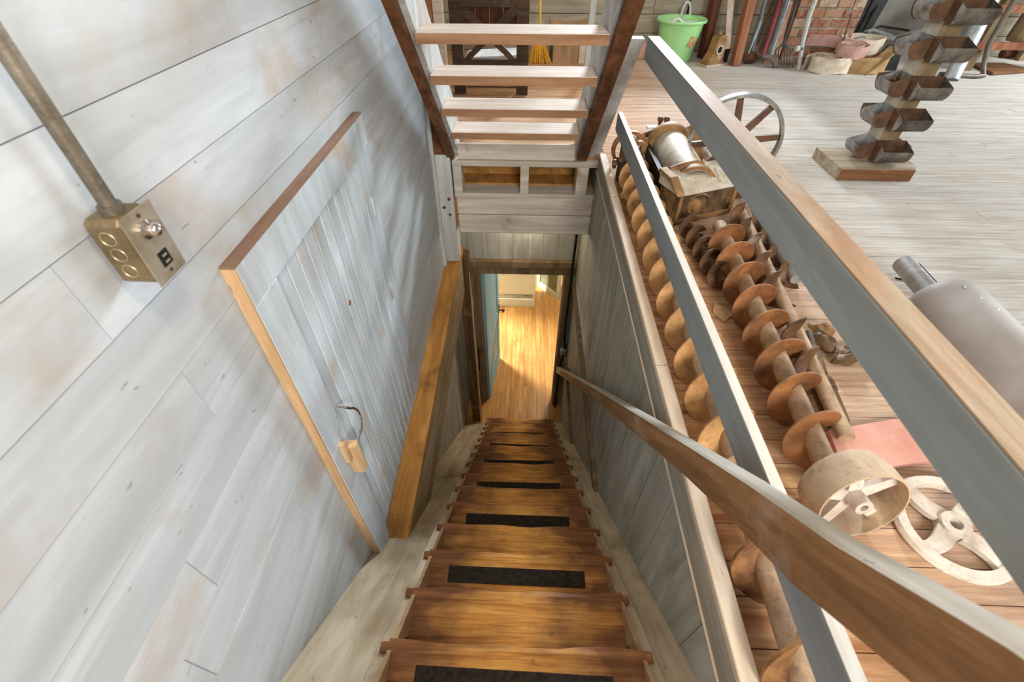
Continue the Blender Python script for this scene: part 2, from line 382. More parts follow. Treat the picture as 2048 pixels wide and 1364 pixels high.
# ---- far wall of the mill room: whitewashed horizontal boards
wf = struct(box('wall_far', 'backing', -1.4, 8.6, 7.0, 7.1, -.1, 1.0))
box('backing', 'backing', -1.4, 0, 7.0, 7.1, 1.0, 2.75, wf); box('backing', 'backing', 2.7, 8.6, 7.0, 7.1, 1.0, 2.75, wf)
for i in range(13):
    z = i*.2
    if z < .99: cut = random.uniform(.5, 6); spans = ((-1.4, cut), (cut, 8.6))
    else: spans = ((-1.4, 0), (2.7, 8.6))
    for a_, b_ in spans: box('plank', 'far_wall_wood', a_+.003, b_-.003, 6.97, 7.0, z+.004, z+.196, wf)
# wide window in the far wall above the frame of the photograph, daylight falls in through it
wn = struct(box('window_1', 'painted_vertical', -.02, 2.72, 6.95, 7.08, .97, 1.0))
box('frame_side', 'painted_vertical', -.02, .03, 6.95, 7.08, 1.0, 2.75, wn); box('frame_side', 'painted_vertical', 2.67, 2.72, 6.95, 7.08, 1.0, 2.75, wn)
box('mullion', 'painted_vertical', 1.78, 1.81, 7.0, 7.04, 1.0, 2.75, wn); box('mullion', 'painted_vertical', .42, .45, 7.0, 7.04, 1.0, 2.75, wn)
wrr = struct(box('wall_far_right', 'backing', 8.6, 8.7, -1.6, 7.0, -.1, 1.1))
for k in range(5): box('plank', 'far_wall_wood', 8.57, 8.6, -1.6, 6.97, k*.22+.004, k*.22+.216, wrr)
wfl = struct(box('wall_far_left', 'backing', -1.5, -1.42, 3.5, 7.0, -.1, 2.75))
for k in range(13): box('plank', 'far_wall_wood', -1.42, -1.4, 3.5, 6.97, k*.2+.004, k*.2+.196, wfl)
box('return_plank', 'far_wall_wood', -1.42, -.80, 3.42, 3.46, 0, 2.75, wfl)

# ---- stair end wall with the doorway into the lower room
YD = 3.95
we = struct(box('wall_stair_end', 'backing', -.80, .60, YD+.05, YD+.09, -1.30, -.30))
x = -.72
while x < .55:
    b = min(x+.152, .552); box('plank', 'stair_wall', x+G, b-G, YD+.015, YD+.05, -1.30, -.30, we); x = b
box('side_panel', 'stair_wall', -.80, -.575, YD+.015, YD+.09, FL, -1.30, we)
box('side_panel', 'stair_wall', .53, .60, YD+.015, YD+.09, FL, -1.30, we)
df = struct(box('trim_5', 'jamb_wood', -.575, .552, YD-.02, YD+.09, -1.43, -1.335, None, .004))
box('lintel_moulding', 'jamb_wood', -.60, .552, YD-.04, YD+.015, -1.335, -1.255, df, .006)
box('jamb', 'jamb_wood', -.575, -.478, YD-.02, YD+.09, FL, -1.43, df, .004)
box('jamb', 'jamb_wood', .438, .53, YD-.02, YD+.09, FL, -1.43, df, .004)
box('stop', 'jamb_wood', -.478, -.462, YD+.03, YD+.09, FL, -1.43, df)
box('stop', 'bare_wood', .425, .438, YD+.03, YD+.09, FL, -1.43, df)
box('strike_slot', 'black', -.545, -.53, YD-.024, YD-.02, -2.95, -2.55, df)

# ---- lower floor: narrow honey boards running away from the stairs
fw = struct(box('floor_lower', 'backing', -4.2, 3.2, 3.2, 9.2, FL-.12, FL-.03))
x = -3.0
while x < 2.6:
    b = x + .062; cut = random.uniform(4.2, 7.6)
    near = abs(x) < 1.0
    for a_, b_ in (((3.3, cut), (cut, 9.0)) if near else ((3.3, 9.0),)):
        box('floor_board', 'honey_floor', x+.001, b-.001, a_+.001, b_-.001, FL-.03, FL+random.uniform(-.0008, .0004), fw)
    x = b
wlb = struct(box('wall_lower_far', 'olive_wall', -4.2, 3.2, 8.6, 8.7, FL, -.25))
wlr = struct(box('wall_lower_right', 'olive_wall', 2.6, 2.7, 4.04, 8.6, FL, -.25))
wln = struct(box('wall_lower_near', 'olive_wall', -4.2, -.80, 4.0, 4.1, FL, -.25))
box('wall_piece', 'olive_wall', .60, 2.7, 4.0, 4.1, FL, -.25, wln)
cl = struct(box('ceiling_lower', 'backing', -4.2, 2.7, 4.04, 8.7, -.26, -.2))

# ---- blue panel door standing open
door = thing('door', 'light blue panelled door standing open at the foot of the stairs', 'door', (-.455, YD+.06, FL+.012), math.radians(83))
del door['category']; del door['label']; door.name = 'door_1'; struct(door)
DW, DH = .80, 2.14
MB().box(0, DW, -.018, .018, 0, DH).build('slab', 'door_blue', door)
def door_rail(x0, x1, z0, z1): box('rail', 'door_blue', x0, x1, -.030, -.018, z0, z1, door, .003)
for x0, x1, z0, z1 in ((0, .11, 0, DH), (DW-.11, DW, 0, DH), (.11, DW-.11, 0, .2), (.11, DW-.11, .86, 1.02), (.11, DW-.11, DH-.13, DH)):
    door_rail(x0, x1, z0, z1)
MB().prism([(.11, .24), (.17, .2), (.69, .82), (.63, .86)], 'Y', -.028, -.018).build('brace', 'door_blue', door)
MB().tube([(DW-.05, -.03, 1.0), (DW-.05, -.085, 1.0)], .012, 8).lathe([(0, -.12), (.03, -.11), (.034, -.095), (.02, -.08)], 'Y', 12, (DW-.05, 0, 1.0)).build('knob', 'old_iron', door)
MB().tube([(DW-.05, .018, 1.0), (DW-.05, .07, 1.0)], .012, 8).build('knob', 'old_iron', door)
MB().box(DW-.045, DW-.015, -.036, -.03, .93, 1.07).build('lock_plate', 'black', door)
hk = [(DW-.16+.03*math.cos(a), -.04, .85+.03*math.sin(a)) for a in [i*.5 for i in range(9)]]
MB().tube(hk, .006, 6).build('hook', 'tool_iron', door)

# ---- lower room furniture
cb = thing('cupboard', 'white plank cupboard with an open slot, standing in the lower room', 'cupboard', (0, 6.05, FL))
for i in range(9): box('plank', 'white_cupboard', -1.0, .19, 0, .02, .27+i*.19, .27+i*.19+.186, cb)
box('plinth', 'white_cupboard', -1.0, .19, 0, .02, 0, .16, cb)
box('corner_post', 'white_cupboard', .17, .20, -.006, .45, 0, 2.0, cb)
box('body', 'white_cupboard', -1.0, .17, .20, .45, 0, 2.0, cb)
box('shelf', 'stand_tan', -1.0, .17, .02, .2, .155, .17, cb)
pn = thing('glazed_frame', 'white framed panel leaning behind the plank cupboard in the lower room', 'panel', (.25, 6.66, FL), math.radians(-49))
for a in ((0, .06, 0, 1.9), (.50, .55, 0, 1.9), (.06, .50, 0, .12), (.06, .50, 1.8, 1.9)): box('rail', 'white_cupboard', a[0], a[1], 0, .04, a[2], a[3], pn)
box('infill', 'olive_wall', .06, .50, .015, .025, .12, 1.8, pn)

# ================================================================== LEFT WALL THINGS
# ---- timber beam along the left wall, tapered to the stairs at its near end
bm = thing('timber_beam', 'rough golden brown timber beam lying along the left wall beside the stairs', 'beam')
y0, y1 = .93, 3.72
def bz(y): return -1.06 + .10*(y-.93)/2.5
mb = MB()
mb.add([(-.72,y0,bz(y0)),(-.588,y0,bz(y0)),(-.588,y1,bz(y1)),(-.72,y1,bz(y1)),(-.72,y0,bz(y0)-.03),(-.588,y0,bz(y0)-.03),(-.588,y1,bz(y1)-.03),(-.72,y1,bz(y1)-.03)],
       [(0,1,2,3),(4,7,6,5),(0,4,5,1),(1,5,6,2),(2,6,7,3),(3,7,4,0)])
mb.build('top_face', 'gold_beam', bm)
MB().prism([(.932, bz(y0)-.03), (1.0, bz(y0)-.12), (1.34, -1.50), (y1, -1.42), (y1, bz(y1)-.03)], 'X', -.72, -.590).build('beam_body', 'grey_beam_side', bm)

# ---- hatch
ht = thing('hatch_door', 'pale blue-grey beadboard hatch in a raised plank frame on the left wall', 'hatch')
XF = -.682
box('frame_board', 'painted_bead', -.719, XF, .8682, 1.965, .655, .775, ht)
box('edge_strip', 'hatch_edge', -.719, XF-.001, .862, 1.965, .7755, .782, ht)
box('frame_board', 'painted_bead', -.719, XF, .868, 1.0, -1.02, .653, ht, .002)
box('edge_strip', 'bare_wood', -.719, XF-.002, .862, .8675, -1.035, .775, ht)
box('frame_board', 'painted_bead', -.719, -.706, 1.90, 2.02, -1.0, .653, ht)
dr = box('door_panel', 'backing', -.719, -.712, 1.012, 1.896, -.97, .645, ht)
yy = 1.012
while yy < 1.89:
    b = min(yy+.0735, 1.896)
    m = MB().box(-.712, -.703, yy+.0015, b-.0015, -.97, .645)
    m.tube([(-.704, yy+.012, -.97), (-.704, yy+.012, .645)], .0042, 6)
    m.build('bead_board', 'painted_bead', dr); yy = b
for zz in (.40, -.09):
    hg = MB().tube([(-.698, 1.897, zz-.045), (-.698, 1.897, zz+.045)], .007, 8); hg.box(-.705, -.701, 1.87, 1.93, zz-.035, zz+.035)
    hg.build('hinge', 'painted_wall', ht)
# wooden block and bent hook holding the hatch shut
bk = box('latch_block', 'bare_wood', -.684, -.636, .948, .985, -.30, -.115, ht, .002)
box('packing', 'bare_wood', -.684, -.66, .925, .947, -.19, -.07, ht)
pts = [(-.70, 1.045, .02), (-.672, 1.04, .02)] + [(-.66+.004*i, 1.03-.0*i+.045*math.sin(i*.42), .02-.018*i) for i in range(1, 8)] + [(-.64, .985, -.125)]
MB().tube(pts, .0055, 8).build('hook', 'chrome', ht)
MB().lathe([(0, 0), (.011, 0), (.011, .006), (0, .007)], 'Y', 10, (-.655, .985, -.235)).build('screw', 'chrome', ht)
MB().lathe([(0, 0), (.012, 0), (.012, .003), (0, .004)], 'X', 8, (-.703, 1.40, .235)).build('knot', 'rust', ht)

# ---- conduit and switch box
bx_ = thing('outlet_box', 'metal switch box with conduit mounted high on the left wall', 'switch box', (-.72, 0, 0))
MB().tube([(.052, .652, 1.035), (.052, .652, 2.6)], .0125, 14).build('conduit', 'conduit_steel', bx_)
MB().tube([(.052, .652, 1.030), (.052, .652, 1.052)], .0175, 12).build('lock_nut', 'conduit_steel', bx_)
body = MB().box(.012, .082, .618, .692, .915, 1.038).build('body', 'box_brass', bx_, None, .010)
cov = MB().box(.0825, .0855, .616, .694, .912, 1.041).build('cover', 'cover_steel', bx_, None, .001)
for zz in (.945, .977, 1.007):
    MB().lathe([(.011, 0), (.0122, -.0012), (.0134, 0)], 'Y', 20, (.047, .6176, zz)).build('knockout', 'knockout_ring', bx_)
for zz in (.925, 1.03):
    MB().lathe([(0, .0016), (.0035, .0014), (.0036, 0)], 'X', 10, (.0855, .655, zz)).build('screw', 'rust_dark', bx_)
MB().lathe([(.0, .026), (.007, .0245), (.0115, .019), (.0125, .012), (.011, .006), (.016, .003), (.016, 0)], 'X', 18, (.0855, .655, 1.005)).build('switch_cap', 'chrome', bx_)
rc = MB().box(.0856, .0872, .645, .668, .935, .962).build('socket', 'black', bx_)
for dz in (.942, .954): MB().box(.0873, .0885, .651, .662, dz-.002, dz+.002).build('slot', 'cover_steel', bx_)

# ---- post standing on the beam, with bolts
ps = thing('timber_post', 'white painted timber post with rusty bolt heads left of the header beam', 'post', (0, 0, 0))
MB().box(-.715, -.588, 3.45, 3.60, -.955, .012).build('shaft', 'painted_vertical', ps, None, .008)
for xx, zz in ((-.625, -.345), (-.672, -.42), (-.628, -.485)):
    MB().lathe([(0, -.012), (.011, -.010), (.014, -.001), (.014, 0)], 'Y', 10, (xx, 3.449, zz)).build('bolt', 'rust_dark', ps)
tag(MB().prism([(-.712, .013), (-.575, .013), (-.60, .10), (-.66, .30), (-.712, .46)], 'Y', 3.46, 3.50).build('gusset', 'brown_edge'),
    'dark brown triangular board standing on the white post', 'board')

# ---- header beam and joist opening over the doorway
hb = thing('header_beam', 'thick white painted header beam with cracks spanning the stairwell', 'beam')
MB().box(-.562, .553, 3.45, 3.62, -.655, -.485).build('lower_timber', 'painted_beam', hb, None, .008)
MB().box(-.565, .553, 3.452, 3.62, -.480, -.322).build('upper_timber', 'painted_beam', hb, None, .008)
box('bare_end', 'red_timber', -.588, -.563, 3.46, 3.6, -.60, -.33, hb)
box('ledge', 'painted_beam', -.575, .553, 3.44, 3.60, -.321, -.285, hb, .003)
jf = thing('joist_frame', 'white joist blocks under the floor edge above the header beam', 'joists')
for a, b in ((-.573, -.505), (-.045, .022), (.395, .485)): box('joist', 'painted_beam', a, b, 3.44, 3.60, -.284, -.062, jf, .003)
box('top_board', 'painted_beam', -.573, .553, 3.43, 3.60, -.061, -.020, jf, .003)
box('ledger', 'gold_beam', -.56, .55, 3.60, 3.78, -.36, -.27, jf)
box('ledger', 'gold_beam', -.56, .55, 3.78, 3.93, -.36, -.20, jf)
x = -.56
while x < .54:
    b = min(x+.16, .55); box('back_board', 'dark_timber', x+.003, b-.003, 3.935, 3.96, -.36, -.03, jf); x = b
MB().lathe([(.16, 0), (.165, .03)], 'Y', 24, (.62, 3.85, -.21), PI*.5, PI*1.5).build('dark_disc', 'black', jf)

# ================================================================== LOWER FLIGHT
st = thing('staircase', 'worn golden oak stairs with black grip strips going down between board walls', 'stairs')
dy, dz = .2255, .2235
def stringer(name, mat, x0, x1, top, depth, ya, yb, bevel=0):
    f = lambda y: nose(y)+top
    return slope_align(MB().prism([(ya, f(ya)), (yb, f(yb)), (yb, f(yb)-depth), (ya, f(ya)-depth)], 'X', x0, x1).build(name, mat, st, None, bevel), DOWN)
YE = 3.56
stringer('skirt_board', 'skirt', -.719, -.442, -.155, .05, -.1, YE)
stringer('skirt_board', 'skirt', .452, .551, -.075, .05, -.1, YE)
stringer('stringer', 'skirt', -.441, -.398, -.055, .33, -.1, YE, .004)
stringer('stringer', 'skirt', .409, .451, -.055, .33, -.1, YE, .004)
for k in range(-1, 15):
    yn = .36 + dy*k; zn = -.28 - dz*k
    # tread between the stringers, its nosing runs over their edge, front edge worn and uneven
    n = 12; vs = []; xs = [-.397 + .804*i/n for i in range(n+1)]
    ph = random.uniform(0, 6)
    for i, x_ in enumerate(xs):
        wob = .004*math.sin(ph+i*1.3) + .006*math.exp(-(x_/.22)**2)*random.uniform(.5, 1.2)
        dip = -.005*math.exp(-((x_-.02)/.25)**2)
        yb = yn - dy - .03
        vs += [(x_, yb, zn), (x_, yn-.02, zn), (x_, yn-wob, zn-.004+dip), (x_, yn-.004-wob, zn-.032), (x_, yb, zn-.034)]
    fs = []
    for i in range(n):
        for j in range(5): fs.append((i*5+j, (i+1)*5+j, (i+1)*5+(j+1) % 5, i*5+(j+1) % 5))
    fs += [(0, 1, 2, 3, 4), tuple(n*5+j for j in (4, 3, 2, 1, 0))]
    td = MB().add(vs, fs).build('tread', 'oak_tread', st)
    for s_, x0, x1 in ((-1, -.424, -.394), (1, .405, .432)):
        box('nosing_end', 'oak_tread', x0, x1, yn-.036, yn-.005, zn-.030, zn-.004, td, .004)
    for x0, x1 in ((-.398, -.384), (.397, .409)):
        MB().prism([(yn-.01, zn-.036), (yn-.004, zn-.036), (yn+dy-.03, zn-dz+.002), (yn+.06, zn-dz+.002)], 'X', x0, x1).build('cleat', 'box_wood', td)
    if k % 2 == 0:
        a = random.uniform(-.006, .006)
        MB().add([(-.30, yn-.14+a, zn+.0005), (.30, yn-.14-a, zn+.0005), (.30, yn-.07-a, zn+.0005), (-.30, yn-.07+a, zn+.0005),
                  (-.30, yn-.14+a, zn+.0025), (.30, yn-.14-a, zn+.0025), (.30, yn-.07-a, zn+.0025), (-.30, yn-.07+a, zn+.0025)],
                 [(0,3,2,1),(4,5,6,7),(0,1,5,4),(1,2,6,5),(2,3,7,6),(3,0,4,7)]).build('grip_strip', 'grip_black', td)
    box('riser', 'oak_tread', -.397, .407, yn-.03, yn-.012, zn-dz, zn-.034, td)
    td.data.transform(Matrix.Translation((0, -yn, -zn))); td.location = (0, yn, zn)
    for c_ in td.children: c_.location = (0, -yn, -zn)
# rough post beside the doorway
rp = thing('rough_post', 'dark rough post with splintered pale edge left of the doorway', 'post')
MB().box(-.635, -.535, 3.62, 3.76, FL, -1.03).build('shaft', 'rough_post', rp, None, .006)
MB().prism([(-.535, FL), (-.52, FL), (-.517, -2.4), (-.527, -1.9), (-.519, -1.6), (-.528, -1.35), (-.535, -1.2)], 'Y', 3.62, 3.66).build('splinter', 'bare_wood', rp)
# black cable and switch at the doorway's right jamb
cb2 = thing('cable', 'black cable with a small metal clamp running down beside the doorway', 'cable')
MB().tube([(.505, 3.86, -.66), (.50, 3.87, -1.3), (.495, 3.88, -2.1), (.500, 3.88, -2.3), (.52, 3.88, -2.42), (.515, 3.88, -2.6), (.485, 3.88, -2.75), (.48, 3.88, -3.0), (.475, 3.88, FL+.02)], .013, 8).build('cord', 'black', cb2)
MB().box(.47, .53, 3.85, 3.90, -2.56, -2.47).build('clamp', 'galvanized', cb2, None, .004)

# ---- handrail of the lower flight
hr = thing('handrail', 'worn bare wood handrail board running down the right stair wall', 'handrail')
# measured along the wall: (Y, Z top, height)
HP = [(-.30, 1.30, .15), (.04, .99, .15), (.115, .93, .15), (.262, .777, .148), (.45, .60, .132), (.635, .42, .118), (.953, .115, .108), (1.6, -.52, .10), (2.8, -1.72, .10), (3.86, -2.77, .105)]
mb = MB(); vs = []
for i, (y_, z_, h_) in enumerate(HP):
    xi = .438 + .004*math.sin(i*1.7); t_ = .04
    vs += [(xi, y_, z_-.006), (xi+.006, y_, z_), (xi+t_-.005, y_+.004, z_-.001), (xi+t_, y_+.004, z_-.008), (xi+t_, y_-.0, z_-h_), (xi, y_, z_-h_)]
fs = []; n = len(HP)
for i in range(n-1):
    for j in range(6): fs.append((i*6+j, i*6+(j+1) % 6, (i+1)*6+(j+1) % 6, (i+1)*6+j))
fs += [(5,4,3,2,1,0), tuple((n-1)*6+j for j in range(6))]
mb.add(vs, fs); hb_ = slope_align(mb.build('board', 'handrail_wood', hr), DOWN); hb_.data.materials.append(MATS['rail_grey'])
for pl in hb_.data.polygons:
    if (Matrix.Rotation(DOWN, 3, 'X') @ pl.normal).z > .45 and abs(pl.normal.x) < .9: pl.material_index = 1
for y_, z_ in ((3.82, -2.79), (3.42, -2.395)):
    MB().lathe([(0, -.010), (.012, -.008), (.015, 0)], 'X', 10, (.440, y_, z_)).build('bolt', 'rust_dark', hr)
for y_ in (2.2, 3.5):
    zt = nose(y_) + 1.0
    MB().prism([(y_-.04, zt-.1), (y_+.04, zt-.1), (y_+.04, zt-.05), (y_-.04, zt-.05)], 'X', .47, .553).build('bracket', 'jamb_wood', hr)

# ---- guard railing on the floor edge
gr = thing('guard_railing', 'grey painted two-board guard railing along the stairwell edge', 'railing')
def rail(name, x0, x1, z0, z1, ya, yb, topmat):
    o = MB().box(x0, x1, ya, yb, z0, z1-.004).build(name, 'painted_rail', gr, None, .003)
    box('worn_top', topmat, x0+.0005, x1-.0005, ya, yb, z1-.0035, z1, o)
    return o
rail('top_rail', .56, .614, .850, .948, -.6, 2.56, 'rail_top_bare')
rail('middle_rail', .56, .588, .361, .472, -.6, 3.02, 'rail_top_pale')
MB().box(.592, .68, -.62, -.53, 0, .95).build('post', 'painted_rail', gr)

# ================================================================== UPPER FLIGHT
us = thing('upper_staircase', 'open riser stairs with whitewashed treads rising over the stairwell', 'stairs')
TR = [(3.26, .25), (2.96, .495), (2.703, .737), (2.457, .972)]
while TR[-1][1] < 2.6: TR.append((TR[-1][0]-.255, TR[-1][1]+.24))
for y_, z_ in TR:
    t_ = box('tread', 'tread_white', -.527, .367, y_, y_+.225, z_-.045, z_-.001, us, .003)
    box('edge', 'tread_edge', -.526, .366, y_-.0035, y_+.0, z_-.045, z_-.003, t_)
def sl(y): return .03 + (3.45-y)*.955        # lower edge of the upper stringers
def upper_stringer(x0, x1):
    ya, yb = 3.55, .7
    return MB().prism([(ya, max(sl(ya), -.02)), (yb, sl(yb)), (yb+.02, sl(yb)+.34), (ya+.07, sl(ya)+.34), (ya+.07, -.0)], 'X', x0, x1).build('stringer', 'painted_vertical', us)
upper_stringer(-.575, -.528); upper_stringer(.368, .415)
for x0, x1 in ((-.61, -.56), (.388, .462)):
    ya, yb = 3.50, .7
    MB().prism([(ya, sl(ya)-.035), (ya+.03, sl(ya)+.012), (yb+.03, sl(yb)+.012), (yb-.01, sl(yb)-.035)], 'X', x0, x1).build('edge_strip', 'brown_edge', us); slope_align(us.children[-1], DOWN)
box('toe_board', 'painted_beam', -.525, .367, 3.452, 3.478, -.018, .100, us, .003)
# outer white plate where the railing meets the stairs
MB().prism([(3.50, .0), (3.60, .0), (2.66, .93), (2.59, .93)], 'X', .470, .556).build('rail_plate', 'painted_vertical', us)
# ================================================================== SCRAP ON THE MILL FLOOR
def flight_mesh(R, r, pitch, t, turns, hand, segs=26, wob=0, cone=0):
    """one section of screw flighting along +Y, with thickness t; each side keeps its own vertices so that edges stay crisp"""
    n = int(segs*turns); mb = MB(); A = [[], [], [], []]
    for i in range(n+1):
        a = 2*PI*i/segs; y = pitch*i/segs
        c, s = math.cos(a), math.sin(a)*hand
        Ro = R*(1+wob*math.sin(a*2.3+1))
        for k, (rr, off) in enumerate(((r, 0), (Ro, cone), (Ro, cone+t), (r, t))): A[k].append((rr*c, y+off, rr*s))
    for p, q in ((0, 1), (1, 2), (2, 3)):
        mb.add(A[p]+A[q], [(i, i+1, n+2+i, n+1+i) for i in range(n)], True)
    for i in (0, n): mb.add([A[k][i] for k in range(4)], [(0, 1, 2, 3)])
    return mb
def auger(name, label, p0, p1, R, r, pitch, hand, mat, smat, cover=.96, phase=0, group=None, t=.007, lo=0, hi=None, skip=(), cone=0):
    p0, p1 = Vector(p0), Vector(p1); d = p1-p0; L = d.length
    o = thing(name, label, 'auger', p0, 0, group)
    o.rotation_mode = 'QUATERNION'; o.rotation_quaternion = d.to_track_quat('Y', 'Z')
    MB().tube([(0, 0, 0), (0, L, 0)], r, 16).build('shaft', smat, o)
    fm = flight_mesh(R, r*.8, pitch, t, cover, hand, cone=cone)
    first = None; k = 0; y = lo
    while y + pitch*.8 < (hi or L):
        if k not in skip:
            rot = (0, phase + random.uniform(-.12, .12), 0)
            if first is None: first = fm.build('flight', mat, o, (0, y, 0)); first.rotation_euler = rot
            else: copy_part(first, o, (0, y, 0), rot)
        y += pitch; k += 1
    return o
auger('grain_auger', 'long pale rusty screw auger lying against the stairwell cap board', (.700, .80, .112), (.712, 3.02, .112), .104, .034, .183, -1, 'rust_pale', 'shaft_dusty', phase=1.2, lo=.02)
auger('grain_auger', 'short auger stub with ragged flights nearest the camera behind the lower railing', (.672, .10, .09), (.69, .73, .095), .092, .030, .25, -1, 'leather', 'shaft_dusty', cover=.8, phase=.9, lo=.04, t=.010)
auger('grain_auger', 'orange rusty auger with the widest flights, in the middle of the scrap pile', (.985, .80, .105), (1.085, 2.30, .105), .103, .036, .172, -1, 'rust', 'shaft_dusty', phase=1.0, lo=.03)
auger('grain_auger', 'dark grey-brown auger with torn flights right of the orange auger', (1.135, .93, .066), (1.285, 2.50, .082), .082, .027, .17, -1, 'rust_dark', 'shaft_dusty', cover=.7, phase=.3, lo=.25, skip=(2,))
auger('grain_auger', 'small dark brown auger left of the orange auger under the machine', (.985, 1.83, .06), (.945, 2.40, .065), .064, .022, .115, -1, 'rust_dark', 'rust_dark', phase=.2)
auger('grain_auger', 'pale grey auger partly hidden behind the top rail', (1.345, 1.86, .066), (1.40, 2.65, .07), .066, .026, .17, -1, 'rust_dark', 'steel_grey', cover=.8, phase=.9)
# rods and pipes
def rod(name, label, cat, pts, r, mat, n=12): return tag(MB().tube(pts, r, n).build(name, mat), label, cat)
rod('iron_pipe', 'short dark brown pipe beside the torn grey auger', 'pipe', [(1.285, 1.52, .022), (1.225, 1.27, .022)], .020, 'old_iron')
pp = thing('iron_pipe', 'dark brown jointed pipe by the pink board', 'pipe')
MB().tube([(1.222, 1.24, .026), (1.19, 1.03, .026)], .024, 12).build('tube', 'old_iron', pp)
MB().tube([(1.219, 1.222, .026), (1.213, 1.18, .026)], .027, 12).build('collar', 'rust_dark', pp)
rod('iron_rod', 'thin dark rod lying along the orange auger', 'rod', [(1.17, 1.22, .011), (1.142, 1.02, .011)], .010, 'rust_dark')
th = thing('threaded_shaft', 'thin shaft with a threaded end leaning beside the middle rail', 'shaft')
MB().tube([(.79, .845, .10), (.80, 1.75, .10)], .013, 10).build('shaft', 'rust_pale', th)
prof = []; 
for i in range(9): prof += [(.0135, i*.008), (.0165, i*.008+.004)]
MB().lathe(prof, 'Y', 12, (.789, .775, .10)).build('thread', 'galvanized', th)
# twisted iron lump
lump = thing('iron_casting', 'small twisted brown iron castings beside the top rail', 'casting', (1.36, 1.36, 0), .3)
def blob(parent, name, mat, c, s, seed, n=10):
    rnd = random.Random(seed); vs = []; fs = []
    for i in range(n+1):
        th_ = PI*i/n
        for j in range(n*2):
            a = 2*PI*j/(n*2); q = 1+.16*math.sin(3*a+seed+2*th_)+.1*math.cos(5*th_+seed)
            vs.append((c[0]+s[0]*q*math.sin(th_)*math.cos(a), c[1]+s[1]*q*math.sin(th_)*math.sin(a), max(c[2]+s[2]*q*math.cos(th_), .001)))
    m = n*2
    for i in range(n):
        for j in range(m): fs.append((i*m+j, (i+1)*m+j, (i+1)*m+(j+1) % m, i*m+(j+1) % m))
    return MB().add(vs, fs, True).build(name, mat, parent)
blob(lump, 'lump', 'old_iron', (0, 0, .035), (.06, .03, .035), 1)
blob(lump, 'lump', 'old_iron', (-.02, .11, .035), (.03, .06, .035), 3)
MB().lathe([(.018, 0), (.038, 0), (.038, .03), (.018, .03)], 'Z', 18, (.06, .02, .012), closed=True).build('collar', 'rust_dark', lump)
blob(lump, 'lump', 'machine_tan', (.03, .17, .03), (.05, .05, .03), 5)
# flat sheets
tag(MB().prism([(1.125, .995), (1.40, 1.055), (1.62, 1.09), (1.60, .91), (1.38, .872), (1.10, .822)], 'Z', .002, .022).build('pink_board', 'pink_board'), 'flat pink painted board on the floor beside the pulley', 'board')
tag(MB().add([(.93, 1.745, .004), (.995, 1.655, .012), (.935, 1.60, .004), (.90, 1.66, .004), (.93, 1.745, .006), (.995, 1.655, .014), (.935, 1.60, .006), (.90, 1.66, .006)],
   [(3, 2, 1, 0), (4, 5, 6, 7), (0, 1, 5, 4), (1, 2, 6, 5), (2, 3, 7, 6), (3, 0, 4, 7)]).build('paper_scrap', 'paper_tan'), 'tan paper scrap on the bare floor between the augers', 'paper')

# ---- wheels
def wheel(name, label, loc, rot, R, width, rim_t, hub_r, hub_w, spokes, sw, st_, rim_mat, sp_mat, cat='wheel', crown=.0, a0=0.0, curved=0):
    """axis along local Z"""
    o = thing(name, label, cat, loc); o.rotation_euler = rot; h = width/2
    MB().lathe([(R-rim_t, -h), (R-rim_t*.2, -h), (R+crown, 0), (R-rim_t*.2, h), (R-rim_t, h)], 'Z', 48, closed=True).build('rim', rim_mat, o)
    MB().lathe([(hub_r*.45, -hub_w/2), (hub_r, -hub_w/2), (hub_r*1.05, 0), (hub_r, hub_w/2), (hub_r*.45, hub_w/2)], 'Z', 24, closed=True).build('hub', sp_mat, o)
    first = None
    for k in range(spokes):
        a = a0 + 2*PI*k/spokes
        if first is None:
            n = 8; vs = []
            for i in range(n+1):
                u = i/n; rr = hub_r*.9 + (R-rim_t*.6-hub_r*.9)*u; yy_ = curved*math.sin(u*PI); ww = sw*(1-.25*u)
                vs += [(rr, yy_-ww/2, -st_/2), (rr, yy_+ww/2, -st_/2), (rr, yy_+ww/2, st_/2), (rr, yy_-ww/2, st_/2)]
            fs = [(i*4+j, (i+1)*4+j, (i+1)*4+(j+1) % 4, i*4+(j+1) % 4) for i in range(n) for j in range(4)] + [(3, 2, 1, 0), tuple(n*4+j for j in range(4))]
            first = MB().add(vs, fs).build('spoke', sp_mat, o); first.rotation_euler = (0, 0, a)
        else: copy_part(first, o, None, (0, 0, a))
    return o
wheel('belt_pulley', 'wide tan flat-belt pulley standing on the floor beside the pink board', (1.0, .69, .128), (math.radians(76), 0, math.radians(4)), .130, .105, .007, .026, .11, 5, .042, .02, 'pulley_tan', 'dusty_white', 'pulley', .004, .5)
wheel('handwheel', 'dusty white cast handwheel lying flat on the floor', (1.335, .645, .028), (math.radians(3), math.radians(-4), .25), .165, .03, .034, .04, .04, 4, .055, .02, 'dusty_white', 'dusty_white', 'handwheel', .0, 0.25, .012)
wheel('flywheel', 'large spoked iron flywheel behind the machine', (1.345, 3.06, .292), (math.radians(90), 0, math.radians(-10)), .285, .06, .022, .05, .10, 8, .045, .022, 'wheel_grey', 'wheel_spoke', 'flywheel', .002, .17)

